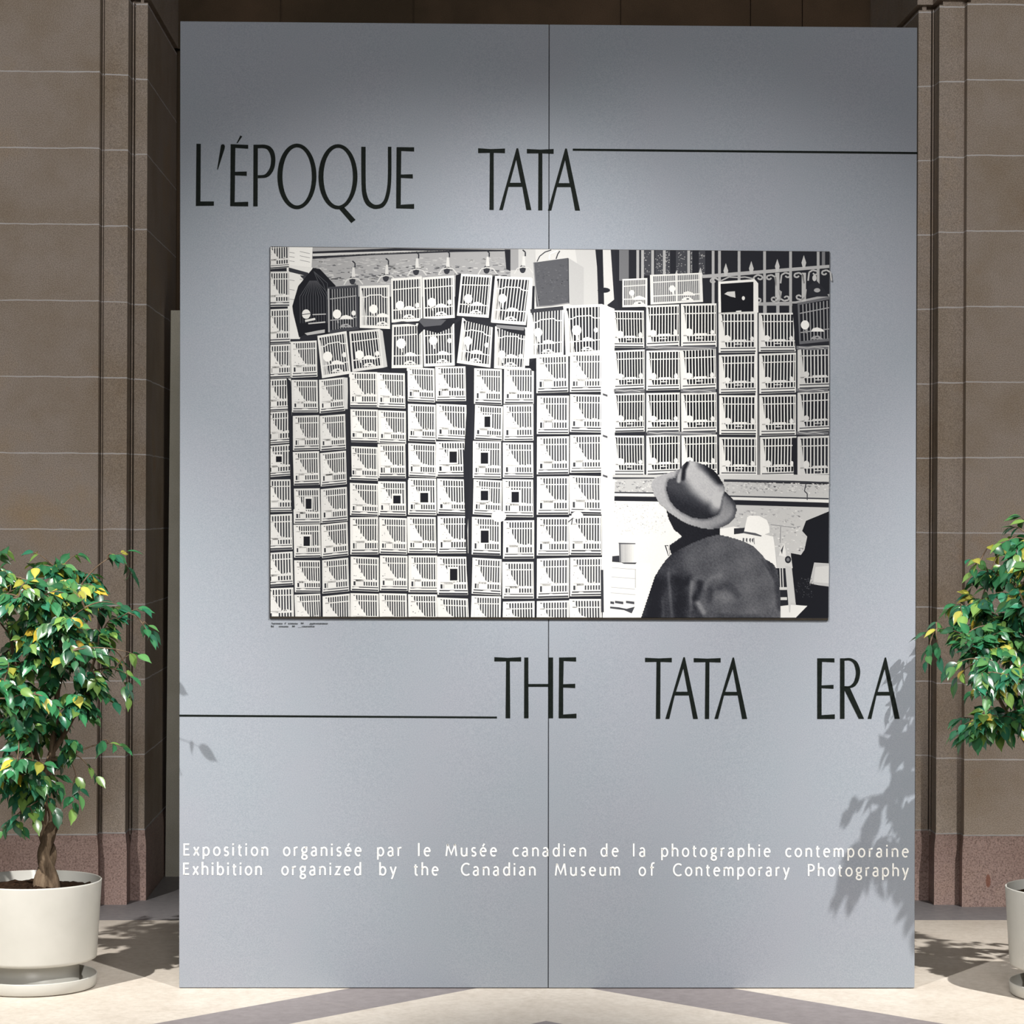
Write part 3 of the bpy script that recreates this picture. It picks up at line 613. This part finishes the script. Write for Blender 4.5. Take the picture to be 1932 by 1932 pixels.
path([(1007, 497), (1010, 540), (1016, 578)], 1.5, 150, 17); path([(1012, 579), (1040, 577), (1073, 572)], 1.8, 150, 17); path([(1072, 488), (1073, 572)], 1.5, 58, 17)
path([(1013, 494), (1018, 484), (1028, 476), (1040, 472)], 1.8, 60, 16); path([(1036, 490), (1037, 480), (1046, 476), (1052, 473)], 2.6, 246, 16); path([(1049, 489), (1052, 480), (1056, 474)], 2, 60, 16)
# row of hanging cages
q([(591, 506), (604, 508), (634, 540), (619, 551), (619, 629), (575, 631), (565, 637), (554, 592), (552, 578), (563, 540)], 20, 30)
for x in range(566, 617, 5): path([(591+(x-591)*.25, 530), (x, 560), (x+1, 610)], 1.0, 84, 31)
for d in (-1, 1, 3): path([(592, 512), (606+d*4, 535), (618, 556+d*3)], 1.1, 80, 31)
disc(578, 593, 8, 9, 236, 32); path([(570, 594), (586, 592)], 1.6, 90, 33); path([(590, 594), (615, 593)], 2, 190, 32); path([(576, 606), (595, 602)], 4, 230, 32); path([(582, 611), (614, 608)], 2.5, 200, 32)
q([(575, 629), (600, 624), (613, 622), (613, 628), (580, 633)], 190, 32)
cage([(619, 542), (676, 538), (677, 622), (620, 630)], 34, 'shade', white=64, dark=20, ball=(.29, .60, 8)); path([(620, 545), (621, 627)], 3, 170, 40)
cage([(679, 540), (735, 538), (736, 621), (679, 619)], 34, 'arch', white=244, dark=46, ball=(.46, .55, 8))
cage([(738, 526), (796, 522), (797, 606), (739, 609)], 34, 'plain', white=244, dark=42, ball=(.28, .62, 8))
cage([(797, 524), (857, 520), (858, 600), (799, 604)], 34, 'plain', white=246, dark=40, ball=(.28, .60, 8))
cage([(870, 517), (929, 520), (922, 600), (862, 596)], 34, 'plain', white=246, dark=38, ball=(.30, .58, 8))
cage([(934, 521), (1003, 524), (992, 614), (926, 609)], 34, 'arch', white=248, dark=38, ball=(.26, .47, 8))
q([(998, 524), (1005, 526), (998, 690), (991, 690)], 246, 33)
cage([(599, 634), (654, 625), (662, 705), (608, 714)], 34, 'arch', white=240, dark=44, ball=(.27, .52, 9))
cage([(659, 626), (716, 621), (724, 694), (665, 702)], 34, 'plain', white=238, dark=42, ball=(.27, .60, 8)); q([(716, 621), (722, 625), (731, 692), (724, 694)], 206, 38)
q([(722, 625), (738, 615), (738, 700), (731, 692)], 28, 33)
cage([(740, 613), (797, 610), (798, 694), (739, 695)], 34, 'plain', white=248, dark=50, ball=(.30, .44, 9))
cage([(798, 614), (857, 611), (858, 690), (800, 692)], 34, 'plain', white=248, dark=48, ball=(.32, .38, 8))
q([(790, 609), (794, 601), (850, 603), (858, 607), (850, 619), (826, 629), (800, 622), (788, 634), (787, 618)], 30, 42); q([(790, 606), (796, 601), (842, 604), (832, 614), (800, 617)], 92, 43)
path([(742, 611), (760, 608), (785, 612)], 3.5, 60, 42)
cage([(872, 600), (930, 612), (925, 694), (862, 685)], 34, 'arch', white=248, dark=44, ball=(.25, .48, 8)); q([(873, 599), (890, 600), (932, 610), (930, 618), (880, 606)], 40, 42)
cage([(934, 616), (995, 618), (990, 699), (932, 695)], 34, 'arch', white=246, dark=42, ball=(.24, .66, 7)); q([(936, 614), (990, 617), (991, 634), (960, 627), (938, 618)], 32, 42); q([(936, 613), (990, 617), (988, 624), (938, 619)], 140, 43)
cage([(999, 585), (1064, 579), (1063, 671), (999, 677)], 34, 'arch', white=252, dark=52, ball=(.25, .48, 8)); q([(1000, 584), (1062, 578), (1063, 585), (1001, 591)], 60, 42)
cage([(1064, 577), (1135, 574), (1135, 667), (1067, 673)], 34, 'arch', white=250, dark=40, ball=(.32, .50, 9))
q([(1135, 574), (1159, 583), (1159, 671), (1136, 667)], 253, 36)
for a in ([(860, 520), (870, 516), (863, 600), (858, 604)], [(858, 612), (872, 602), (863, 690), (858, 690)], [(925, 522), (935, 521), (927, 600), (921, 600)], [(996, 690), (1010, 676), (1012, 700), (1004, 700)]): q(a, 26, 32)

# ledge, lower wall and street things at the right
def Z(pts): return [(1120+x/4.2, min(860+y/4.2, 1165)) for x, y in pts]
q(Z([(150, 150), (1862, 150), (1862, 205), (1030, 205), (500, 175), (150, 170)]), 214, 24)
q(Z([(150, 172), (500, 178), (1040, 205), (1862, 230), (1860, 420), (1858, 1281), (70, 1281), (150, 700)]), 200, 8)
q(Z([(150, 170), (480, 172), (480, 180), (150, 184)]), 60, 25); q(Z([(1030, 186), (1600, 198), (1860, 208), (1860, 222), (1600, 214), (1030, 205)]), 56, 25)
for i in range(520):
    x, y = R_.uniform(160, 1850), R_.uniform(190, 290); q(Z([(x, y), (x+R_.uniform(6, 30), y+R_.uniform(-4, 6)), (x+R_.uniform(4, 20), y+R_.uniform(5, 18))]), R_.choice((150, 176, 190, 225, 236)), 9)
q(Z([(150, 285), (480, 290), (1100, 315), (1860, 335), (1860, 346), (1100, 326), (480, 300), (150, 296)]), 60, 12)
q(Z([(150, 297), (480, 300), (1100, 327), (1860, 347), (1860, 372), (1100, 345), (480, 320), (150, 318)]), 236, 12)
q(Z([(150, 320), (480, 325), (1100, 350), (1860, 372), (1860, 410), (1100, 388), (500, 362), (150, 356)]), 30, 12)
path(Z([(1610, 205), (1680, 220), (1668, 280), (1690, 300), (1690, 350)]), 1.8, 60, 13)
q(Z([(150, 360), (700, 365), (700, 1281), (70, 1281), (100, 900), (150, 700)]), 246, 10)
for i in range(260):
    x, y = R_.uniform(155, 560), R_.uniform(362, 620); q(Z([(x, y), (x+14, y+2), (x+8, y+10)]), R_.choice((215, 228, 236)), 11)
q(Z([(1000, 392), (1860, 408), (1860, 560), (1640, 800), (1000, 800)]), 204, 10)
for i in range(300):
    x, y = R_.uniform(1110, 1700), R_.uniform(405, 770); q(Z([(x, y), (x+R_.uniform(6, 34), y+R_.uniform(-4, 6)), (x+R_.uniform(4, 20), y+R_.uniform(5, 16))]), R_.choice((165, 185, 196, 222, 234)), 11)
path(Z([(1400, 545), (1480, 555), (1600, 570)]), 1.4, 150, 12); path(Z([(1480, 560), (1475, 690)]), 1.4, 140, 12)
q(Z([(1862, 440), (1680, 515), (1650, 595), (1690, 640), (1668, 745), (1640, 785), (1560, 770), (1570, 900), (1600, 1180), (1690, 1190), (1600, 1283), (1858, 1300)]), 18, 14)
q(Z([(1745, 845), (1862, 852), (1860, 1035), (1780, 1025), (1708, 1010)]), 190, 15); q(Z([(1755, 880), (1862, 870), (1860, 1010), (1740, 1000)]), 208, 16)
for i in range(70):
    x, y = R_.uniform(1590, 1740), R_.uniform(960, 1120); q(Z([(x, y), (x+10, y+3), (x+5, y+8)]), R_.choice((40, 60, 90)), 15)
q(Z([(990, 580), (1110, 560), (1420, 640), (1430, 700), (1450, 900), (1460, 1281), (1000, 1281)]), 250, 15)
q(Z([(1110, 575), (1195, 570), (1195, 612), (1110, 622)]), 46, 16)
q(Z([(1215, 485), (1240, 473), (1310, 476), (1370, 508), (1390, 560), (1392, 608), (1330, 632), (1280, 612), (1190, 598)]), 254, 17); q(Z([(1190, 598), (1280, 612), (1330, 632), (1325, 640), (1180, 612)]), 90, 18)
for x in (1180, 1205, 1232, 1252): q(Z([(x, 650+(x-1180)*.1), (x+12, 652), (x+10, 690), (x-2, 672)]), 90, 18)
path(Z([(1268, 650), (1272, 700)]), 1.2, 110, 18)
q(Z([(1485, 720), (1508, 690), (1522, 770), (1520, 800), (1465, 790)]), 236, 17); q(Z([(1480, 750), (1505, 700), (1490, 780)]), 60, 18)
q(Z([(1450, 800), (1560, 785), (1575, 890), (1450, 890)]), 214, 16); disc(1120+1538/4.2, 860+822/4.2, 6, 7, 40, 18); disc(1120+1538/4.2, 860+822/4.2, 3, 3.5, 120, 19)
q(Z([(1440, 890), (1530, 890), (1540, 1190), (1440, 1190)]), 34, 16)
for x in (1470, 1490): q(Z([(x, 890), (x+8, 890), (x+14, 1040), (x+6, 1040)]), 220, 17)
for y in (1040, 1120): q(Z([(1470, y), (1530, y), (1530, y+22), (1470, y+22)]), 214, 17)
q(Z([(1515, 870), (1560, 880), (1598, 1175), (1560, 1165), (1556, 1240), (1546, 1240)]), 204, 18)
q(Z([(1478, 1190), (1560, 1180), (1690, 1188), (1600, 1283), (1478, 1283)]), 234, 17)
# crate and cup left of the man
q(Z([(90, 850), (340, 850), (450, 850), (450, 1281), (70, 1281)]), 251, 14)
for y, x0, x1 in ((882, 95, 335), (955, 95, 330), (1038, 100, 325), (1082, 95, 330)): seg(*Z([(x0, y), (x1, y+18)]), .8, 176, 15)
path(Z([(330, 900), (330, 1045)]), 1, 170, 15)
for x in (95, 168, 255): q(Z([(x, 1148), (x+66, 1155), (x+66, 1176), (x, 1166)]), 78, 15)
q(Z([(95, 1190), (200, 1200), (260, 1212), (325, 1195), (300, 1248), (240, 1222), (110, 1206)]), 70, 15)
q(Z([(125, 785), (150, 795), (200, 790), (215, 845), (130, 838)]), 52, 15); q(Z([(200, 838), (340, 845), (330, 858), (240, 856)]), 66, 15)
for i in range(10):
    t0, t1 = i/10, (i+1)/10; g = [120, 190, 200, 196, 206, 216, 226, 236, 246, 250][i]
    q(Z([(198+148*t0, 692), (198+148*t1, 692), (203+140*t1, 845), (203+140*t0, 845)]), g, 16)
q(Z([(195, 688), (330, 692), (330, 700), (200, 700)]), 90, 17); q(Z([(560, 708), (590, 708), (606, 790), (590, 795)]), 60, 16); q(Z([(572, 712), (590, 716), (602, 790), (594, 792)]), 236, 17)
# the bird-seller: hat, neck and jacket, as continuous tone
def inside(x, y, P_):
    r = False; n = len(P_); j = n-1
    for i in range(n):
        xi, yi = P_[i]; xj, yj = P_[j]
        if (yi > y) != (yj > y) and x < (xj-xi)*(y-yi)/(yj-yi)+xi: r = not r
        j = i
    return r
def dist(x, y, P_, closed=False):
    best = 1e9; m_ = list(zip(P_, P_[1:]+(P_[:1] if closed else [])))[:len(P_) if closed else len(P_)-1]
    for (ax, ay), (bx, by) in m_:
        dx, dy = bx-ax, by-ay; t = max(0, min(1, ((x-ax)*dx+(y-ay)*dy)/(dx*dx+dy*dy+1e-9)))
        best = min(best, math.hypot(x-ax-t*dx, y-ay-t*dy))
    return best
def sm(a, b, x): t = max(0, min(1, (x-a)/(b-a))); return t*t*(3-2*t)
JACKET = [(370, 1290), (430, 1110), (480, 955), (520, 890), (570, 820), (612, 780), (597, 735), (598, 705), (650, 670), (703, 632), (1000, 590), (1002, 625), (1060, 636), (1130, 655), (1200, 680), (1270, 715), (1320, 765), (1360, 815), (1425, 855), (1455, 905), (1472, 980), (1478, 1080), (1478, 1290)]
HEAD = [(570, 430), (590, 500), (628, 580), (700, 640), (640, 690), (600, 710), (612, 780), (760, 700), (900, 645), (1002, 622), (1000, 560), (900, 470), (700, 420)]
BRIM = [(452, 235), (462, 200), (500, 165), (560, 140), (640, 118), (700, 90), (800, 110), (1000, 240), (1050, 290), (1095, 330), (1128, 380), (1134, 430), (1118, 490), (1075, 535), (1010, 568), (930, 581), (850, 572), (760, 545), (680, 505), (600, 450), (520, 380), (475, 310)]
CROWN = [(576, 275), (578, 230), (590, 190), (645, 175), (668, 130), (700, 75), (730, 45), (760, 36), (810, 46), (880, 72), (940, 105), (985, 150), (1012, 195), (1032, 225), (1040, 275), (1015, 330), (1003, 420), (985, 460), (930, 490), (860, 502), (780, 488), (700, 450), (640, 405), (600, 350)]
FOLDS = [([(590, 930), (600, 1050), (622, 1285)], 20, 34), ([(775, 1000), (765, 1100), (770, 1215)], 24, 42), ([(1000, 950), (930, 965), (875, 1040), (830, 1110)], 34, 18), ([(820, 1160), (870, 1240)], 34, 48), ([(700, 960), (660, 930), (600, 910)], 40, 16), ([(980, 1110), (1080, 1130)], 60, 16), ([(545, 1130), (550, 1280)], 20, 22)]
DARKS = [([(690, 990), (700, 1120), (690, 1285)], 110, -42), ([(840, 1010), (838, 1060), (805, 1130)], 48, -62), ([(510, 1010), (450, 1285)], 100, -30), ([(790, 1200), (830, 1285)], 60, -46), ([(925, 1060), (915, 1150)], 40, -24), ([(990, 1045), (1060, 1020), (1140, 1100)], 46, -24), ([(1000, 1270), (1300, 1280)], 40, -28), ([(1390, 840), (1450, 980), (1474, 1200)], 44, -44), ([(1330, 820), (1420, 960)], 14, -20), ([(760, 960), (740, 1010)], 40, -26)]
rn = random.Random(3)
def man(x, y):
    if inside(x, y, CROWN):
        e = dist(x, y, CROWN, True)
        ridge = dist(x, y, [(775, 70), (800, 140), (850, 215), (920, 280), (985, 312)])
        g = 212-140*sm(45, 150, ridge)
        g -= 95*(1-sm(8, 60, dist(x, y, [(850, 70), (930, 130), (990, 200)])))
        g -= 60*(1-sm(5, 40, dist(x, y, [(1000, 190), (1025, 240), (1000, 300)])))*.5
        low = sm(-120, 30, y-(322+.44*(x-590))); g = g*(1-low)+34*low
        g += 62*(1-sm(10, 70, dist(x, y, [(1000, 330), (985, 400), (960, 420)])))
        wedge = 1-sm(6, 30, dist(x, y, [(735, 60), (712, 110), (705, 180)])); g = g*(1-wedge)+26*wedge
        fe = 1-sm(8, 22, dist(x, y, [(682, 110), (672, 200)])); g = g*(1-fe)+188*fe
        g = g*(1-.35*(1-sm(0, 12, e)))
        return max(22, min(218, g+rn.uniform(-9, 9)))
    if inside(x, y, BRIM):
        e = dist(x, y, BRIM, True); d = dist(x, y, CROWN, True)
        g = 198-34*sm(620, 1000, x)
        g -= 70*(1-sm(6, 46, e))*sm(860, 1060, x); g -= 62*sm(1000, 1080, x)*(1-sm(300, 470, y))
        g -= 60*(1-sm(0, 26, d))*(1-sm(980, 1040, x)*.3)
        return g+rn.uniform(-9, 9)
    if inside(x, y, HEAD): return 24+rn.uniform(-5, 6)
    if inside(x, y, JACKET):
        g = 94-44*sm(840, 540, x)+8*sm(900, 1200, x)+10*math.sin(x*.021+y*.013)*math.sin(y*.017-x*.008)
        for P_, r, k in FOLDS: g += k*(1-sm(0, r, dist(x, y, P_)))
        for P_, r, k in DARKS: g += k*(1-sm(r*.1, r, dist(x, y, P_)))
        return max(24, g+rn.uniform(-13, 13))
    return None
gv = {}; step = 7.5
x = 360.0
def gvert(i, j):
    if (i, j) not in gv:
        X_, Y_ = 360+i*step, 30+j*step; g = man(X_, Y_)
        gv[(i, j)] = g
    return gv[(i, j)]
NI, NJ = int(1125/step), int(1255/step)
vid = {}
def addv(i, j, fallback):
    if (i, j) in vid: return vid[(i, j)]
    g = gv.get((i, j)); g = fallback if g is None else g
    vid[(i, j)] = len(pr.V); p = Z([(360+i*step, 30+j*step)])[0]
    pr.V.append(on_board(*board(*p), LB+ST*50)); pr.cols.append(tone(g*.90, .3)); return vid[(i, j)]
for i in range(NI+1):
    for j in range(NJ+1): gvert(i, j)
for i in range(NI):
    for j in range(NJ):
        cs = [gv.get(k) for k in ((i, j), (i+1, j), (i+1, j+1), (i, j+1))]; on = [c for c in cs if c is not None]
        if len(on) < 3: continue
        f_ = sum(on)/len(on); ks = [k for k, c in zip(((i, j), (i+1, j), (i+1, j+1), (i, j+1)), cs) if c is not None]
        pr.F.append(tuple(addv(a, b, f_) for a, b in ks))
o = pr.build('printed_image', PRINT, ph, cols=True); child_fix(o, ph)

# ------------------------------------------------------------------ potted trees
def lathe(prof, n=72):
    V, Fc = [], []
    for r, z in prof:
        for i in range(n): a = 2*math.pi*i/n; V.append((r*math.cos(a), r*math.sin(a), z))
    for k in range(len(prof)-1):
        for i in range(n): j = (i+1) % n; Fc.append((k*n+i, k*n+j, (k+1)*n+j, (k+1)*n+i))
    return V, Fc
def tube(V, Fc, pts, rad, n=8, twist=0.0, lump=0.0, rnd=None):
    base = len(V); m_ = len(pts); up = Vector((.3, .9, .1))
    for k, p in enumerate(pts):
        d = (pts[min(k+1, m_-1)]-pts[max(k-1, 0)]).normalized(); s = d.cross(up)
        s = s.normalized() if s.length > 1e-4 else d.orthogonal().normalized(); t_ = d.cross(s)
        for i in range(n):
            a = 2*math.pi*i/n+twist*k; r = rad[k]*(1+lump*math.sin(3*(a-twist*k*1.7)+k*.5))
            V.append(p+s*(r*math.cos(a))+t_*(r*math.sin(a)))
    for k in range(m_-1):
        for i in range(n): j = (i+1) % n; Fc.append((base+k*n+i, base+k*n+j, base+(k+1)*n+j, base+(k+1)*n+i))
def bez(a, b, c, n): return [a*(1-t)**2+b*2*t*(1-t)+c*t*t for t in [i/n for i in range(n+1)]]
GREENS = [lin(c) for c in ((40, 94, 58), (46, 108, 68), (30, 76, 52), (72, 118, 66), (104, 136, 66), (38, 102, 76))]
YELLOWS = [lin(c) for c in ((186, 162, 52), (160, 156, 70), (150, 150, 60), (200, 170, 60))]
def leaf(V, Fc, cols, p, d, nrm, L, Wd, col, curl):
    """one pointed fig leaf: folded along its midrib, tip bending down"""
    d = d.normalized(); s = d.cross(nrm)
    if s.length < 1e-4: s = d.orthogonal()
    s.normalize(); nn = s.cross(d).normalized(); i = len(V)
    prof = [(0, .03), (.12, .62), (.30, 1.0), (.5, .98), (.68, .70), (.84, .25), (1.0, .02)]
    for t, wd in prof:
        c = p+d*(L*t)-nn*(curl*L*t*t); fold = .28*wd*Wd/2
        V.append(c+s*(wd*Wd/2)+nn*fold); V.append(c); V.append(c-s*(wd*Wd/2)+nn*fold)
    for k in range(len(prof)-1):
        a = i+3*k; Fc.append((a, a+1, a+4, a+3)); Fc.append((a+1, a+2, a+5, a+4))
    mid = tuple(min(1, c*1.25+.01) for c in col)
    for k in range(len(prof)): cols.extend([col, mid, col])

def potted_tree(label, base, seed, trunk_pts, trunk_r, limbs, blobs, strays, deep, scale=1.0):
    rnd = random.Random(seed); root = thing('potted_fig_tree', label, 'potted tree', base, 'potted fig trees beside the display panel'); bx = Vector(base)
    V, Fc = lathe([(.0, .092), (.196, .092), (.2055, .0965), (.2075, .105), (.2225, .348), (.2228, .352), (.2205, .354), (.2180, .351), (.214, .30), (.2, .28)])
    mesh_obj('pot', V, Fc, POT, root, True)
    V, Fc = lathe([(.0, .003), (.202, .003), (.206, .007), (.2085, .040), (.2075, .043), (.2055, .041), (.202, .012), (.150, .010), (.150, .094)])
    mesh_obj('saucer', V, Fc, POT, root, True)
    # soil
    V, Fc = [(0, 0, .327)], []; n = 64; rings = 9
    for k in range(1, rings+1):
        for i in range(n):
            a = 2*math.pi*i/n; r = .216*k/rings; V.append((r*math.cos(a), r*math.sin(a), .325+rnd.uniform(-.006, .009)-.006*(k/rings)**4+.012*math.exp(-(r/.06)**2)))
    for i in range(n): Fc.append((0, 1+i, 1+(i+1) % n))
    for k in range(rings-1):
        for i in range(n): j = (i+1) % n; Fc.append((1+k*n+i, 1+k*n+j, 1+(k+1)*n+j, 1+(k+1)*n+i))
    mesh_obj('soil', V, Fc, SOIL, root)
    # trunk: two stems twisted together
    V, Fc = [], []
    def fine(P_, n=6):
        out = []
        for k in range(len(P_)-1):
            p0, p1, p2, p3 = P_[max(k-1, 0)], P_[k], P_[k+1], P_[min(k+2, len(P_)-1)]
            for i in range(n):
                t = i/n; out.append(.5*((2*p1)+(p2-p0)*t+(2*p0-5*p1+4*p2-p3)*t*t+(3*p1-p0-3*p2+p3)*t**3))
        return out+[P_[-1]]
    for st, rr_ in zip(trunk_pts, trunk_r):
        P_ = fine([Vector(p)-bx for p in st]); nr = len(rr_)
        rs = [rr_[min(nr-1, int(k/(len(P_)-1)*(nr-1)))]*(1-(k/(len(P_)-1)*(nr-1)) % 1)+rr_[min(nr-1, int(k/(len(P_)-1)*(nr-1))+1)]*((k/(len(P_)-1)*(nr-1)) % 1) for k in range(len(P_))]
        tube(V, Fc, P_, rs, 14, .12, .13)
    mesh_obj('trunk', V, Fc, BARK, root, True)
    # limbs and twigs
    V, Fc = [], []; nodes = []
    for (a, b, c, r0, r1) in limbs:
        P_ = bez(Vector(a)-bx, Vector(b)-bx, Vector(c)-bx, 10); tube(V, Fc, P_, [r0+(r1-r0)*k/10 for k in range(11)], 7, 0, .05); nodes += P_[2:]
    LV, LF, LC = [], [], []
    tips = []
    for cx, cz, cy, rx, rz, ry, n in blobs:
        for _ in range(int(n*1.55)):
            while True:
                u = Vector((rnd.uniform(-1, 1), rnd.uniform(-1, 1), rnd.uniform(-1, 1)))
                if .25 < u.length <= 1: break
            u *= (.75+.25*rnd.random())/max(.55, u.length)
            tips.append((Vector((cx+u.x*rx, cy+u.y*ry*deep, cz+u.z*rz))-bx, 9))
    for p in strays: tips.append((Vector(p[:3])-bx, p[3] if len(p) > 3 else 4))
    for tip, nl in tips:
        nd = min(nodes, key=lambda q_: (q_-tip).length+.25*max(0, q_.z-tip.z))
        mid = (nd+tip)/2+Vector((rnd.uniform(-.02, .02), rnd.uniform(-.02, .02), .03+.12*(nd-tip).length*rnd.random()))
        P_ = bez(nd, mid, tip, 8); tube(V, Fc, P_, [.0032-.0024*k/8 for k in range(9)], 5)
        if (nd-tip).length > .12: nodes.append(P_[5])
        for k in range(nl):
            t = 8-k*min(.95, 7.0/max(nl, 1)); a = P_[max(0, int(t))]; fr_ = t-int(t); b = P_[min(8, int(t)+1)]; p = a*(1-fr_)+b*fr_
            tw = (P_[8]-P_[5]).normalized(); side = 1 if k % 2 else -1
            out = Vector((tip.x, tip.y, 0)); out = out.normalized() if out.length > .01 else Vector((0, -1, 0))
            lat = Vector((-tw.y, tw.x, 0)); lat = lat.normalized()*side if lat.length > .01 else Vector((side, 0, 0))
            d = tw*(.9 if k == 0 else .45)+lat*rnd.uniform(.25, .85)*(0.2 if k == 0 else 1)+out*.25+Vector((rnd.uniform(-.3, .3), rnd.uniform(-.35, .2), rnd.uniform(-.85, .05)))
            nrm = out*.55+Vector((rnd.uniform(-.5, .5), -.25+rnd.uniform(-.45, .45), .85))
            L = rnd.uniform(.040, .062)*scale
            hi = (tip.z > .85)
            top_ = tip.z > 1.3 and rnd.random() < .18
            c = rnd.choice(YELLOWS[1:3]) if top_ else rnd.choice(YELLOWS) if rnd.random() < (.045 if hi else .02) else rnd.choice(GREENS)
            f2 = rnd.uniform(.75, 1.25); c = tuple(v_*f2 for v_ in c)
            leaf(LV, LF, LC, p, d, nrm, L, L*rnd.uniform(.48, .62), c, rnd.uniform(.05, .3))
    mesh_obj('branches', V, Fc, BARK, root, True)
    mesh_obj('foliage', LV, LF, LEAF, root, True, LC)
    return root
def M(px, py, Y): p = at_depth(px, py, Y); return (p.x, Y, p.z)
def blob(px, py, Y, rpx, rpy, ry, n): p = at_depth(px, py, Y); return (p.x, p.z, Y, rpx*.00176, rpy*.00176, ry, n)
YL = .05
potted_tree('weeping fig tree in a white pot, on the left of the display panel', (-1.70, YL, 0), 5,
    [[(-1.640, YL, .30), M(96, 1655, YL-.01), M(82, 1615, YL-.022), M(92, 1578, YL-.012), M(101, 1545, YL+.012), M(90, 1505, YL), M(70, 1440, YL)],
     [(-1.668, YL-.01, .30), M(80, 1655, YL-.015), M(95, 1615, YL+.01), M(84, 1578, YL+.012), M(77, 1540, YL-.012), M(84, 1480, YL), M(98, 1420, YL)]],
    [[.034, .026, .020, .020, .018, .016, .013], [.034, .024, .021, .019, .018, .016, .012]],
    [(M(70, 1440, YL), M(40, 1340, YL), M(20, 1200, YL+.05), .012, .005), (M(98, 1420, YL), M(110, 1300, YL-.02), M(120, 1130, YL-.05), .012, .005),
     (M(98, 1420, YL), M(150, 1350, YL-.05), M(185, 1220, YL-.12), .010, .004), (M(70, 1440, YL), M(10, 1380, YL-.1), M(-60, 1250, YL-.1), .010, .004),
     (M(110, 1300, YL-.02), M(70, 1200, YL-.15), M(60, 1100, YL-.18), .008, .004), (M(110, 1300, YL), M(130, 1220, YL+.15), M(120, 1120, YL+.18), .008, .004),
     (M(84, 1480, YL), M(60, 1480, YL-.1), M(30, 1450, YL-.14), .007, .003), (M(90, 1430, YL), M(120, 1440, YL-.05), M(145, 1420, YL-.08), .006, .003)],
    [blob(60, 1120, YL, 150, 62, .26, 46), blob(10, 1210, YL, 150, 110, .28, 40), blob(140, 1165, YL-.04, 92, 85, .22, 30), blob(165, 1250, YL-.08, 62, 62, .18, 18), blob(70, 1300, YL-.04, 110, 90, .24, 32), blob(-30, 1360, YL, 110, 100, .24, 22), blob(50, 1420, YL-.05, 80, 65, .2, 20), blob(75, 1490, YL-.06, 58, 38, .12, 13), blob(120, 1350, YL-.08, 60, 60, .15, 9), blob(15, 1490, YL-.05, 40, 55, .12, 7)],
    [(-1.325, -.25, 1.114, 2), (-1.385, -.22, 1.27, 2), (-1.36, -.2, 1.0, 2), M(240, 1040, YL-.05), M(215, 1052, YL-.1), M(150, 1048, YL), M(60, 1042, YL), M(10, 1035, YL), M(248, 1085, YL), M(268, 1148, YL-.08), M(284, 1205, YL-.1), M(286, 1190, YL-.06, ), M(245, 1275, YL-.12), M(240, 1315, YL-.1), M(255, 1235, YL-.05), M(215, 1325, YL-.1), M(232, 1410, YL-.12), M(190, 1405, YL-.1), M(182, 1465, YL-.08), M(150, 1500, YL-.1), M(138, 1525, YL-.1), M(105, 1535, YL-.12), M(28, 1545, YL-.12), M(-5, 1580, YL-.1), M(40, 1560, YL-.1), M(66, 1545, YL-.14)], 1.4)
YR = -.12
potted_tree('weeping fig tree in a white pot, at the right edge beside the display panel', (1.725, YR, 0), 9,
    [[(1.73, YR, .30), M(2003, 1620, YR), M(2006, 1560, YR), M(1990, 1490, YR), M(1958, 1430, YR), M(1930, 1390, YR)],
     [(1.715, YR-.01, .30), M(2010, 1630, YR), M(2000, 1570, YR), M(2008, 1500, YR), M(2015, 1420, YR), M(2020, 1350, YR)]],
    [[.034, .026, .022, .018, .012, .010], [.032, .024, .020, .018, .014, .010]],
    [(M(1930, 1390, YR), M(1912, 1350, YR), M(1905, 1210, YR-.02), .009, .004), (M(1930, 1390, YR), M(1890, 1340, YR-.1), M(1850, 1240, YR-.15), .008, .004), (M(2020, 1350, YR), M(2010, 1200, YR), M(1975, 1050, YR), .010, .004),
     (M(2020, 1350, YR), M(2060, 1250, YR), M(2090, 1120, YR), .010, .004), (M(2010, 1250, YR), M(1990, 1200, YR-.25), M(1960, 1130, YR-.3), .008, .004), (M(1925, 1385, YR), M(1890, 1375, YR-.1), M(1850, 1365, YR-.2), .005, .003), (M(2010, 1300, YR), M(1990, 1280, YR+.2), M(1960, 1200, YR+.25), .007, .004)],
    [blob(1900, 1145, YR+.05, 78, 95, .24, 30), blob(1965, 1120, YR, 90, 130, .30, 34), blob(1850, 1195, YR-.04, 66, 62, .2, 20), blob(1905, 1235, YR-.04, 80, 70, .22, 20), blob(2040, 1200, YR, 130, 170, .3, 34), blob(1860, 1362, YR-.14, 55, 26, .14, 8), blob(1925, 1350, YR-.1, 36, 40, .15, 6), blob(2030, 1400, YR-.05, 110, 90, .2, 14), blob(1930, 1070, YR-.02, 50, 60, .2, 10), blob(1880, 1290, YR-.3, 60, 50, .12, 8), blob(1990, 1280, YR-.34, 42, 70, .10, 12), blob(2075, 1440, YR+.02, 120, 80, .3, 30), blob(2100, 1300, YR, 130, 130, .34, 26)],
    [M(1742, 1198, YR+.02), M(1768, 1180, YR), M(1790, 1150, YR+.02), M(1748, 1248, YR-.03), M(1775, 1240, YR-.05), M(1832, 1055, YR-.05), M(1835, 1080, YR-.05), M(1872, 1030, YR), M(1905, 995, YR), M(1925, 975, YR), M(1890, 1025, YR-.1), M(1800, 1385, YR-.16), M(1815, 1400, YR-.16), M(1845, 1390, YR-.2), M(1870, 1385, YR-.2), M(1830, 1310, YR-.1), M(1805, 1285, YR-.2), M(1790, 1265, YR-.25)], 1.0)
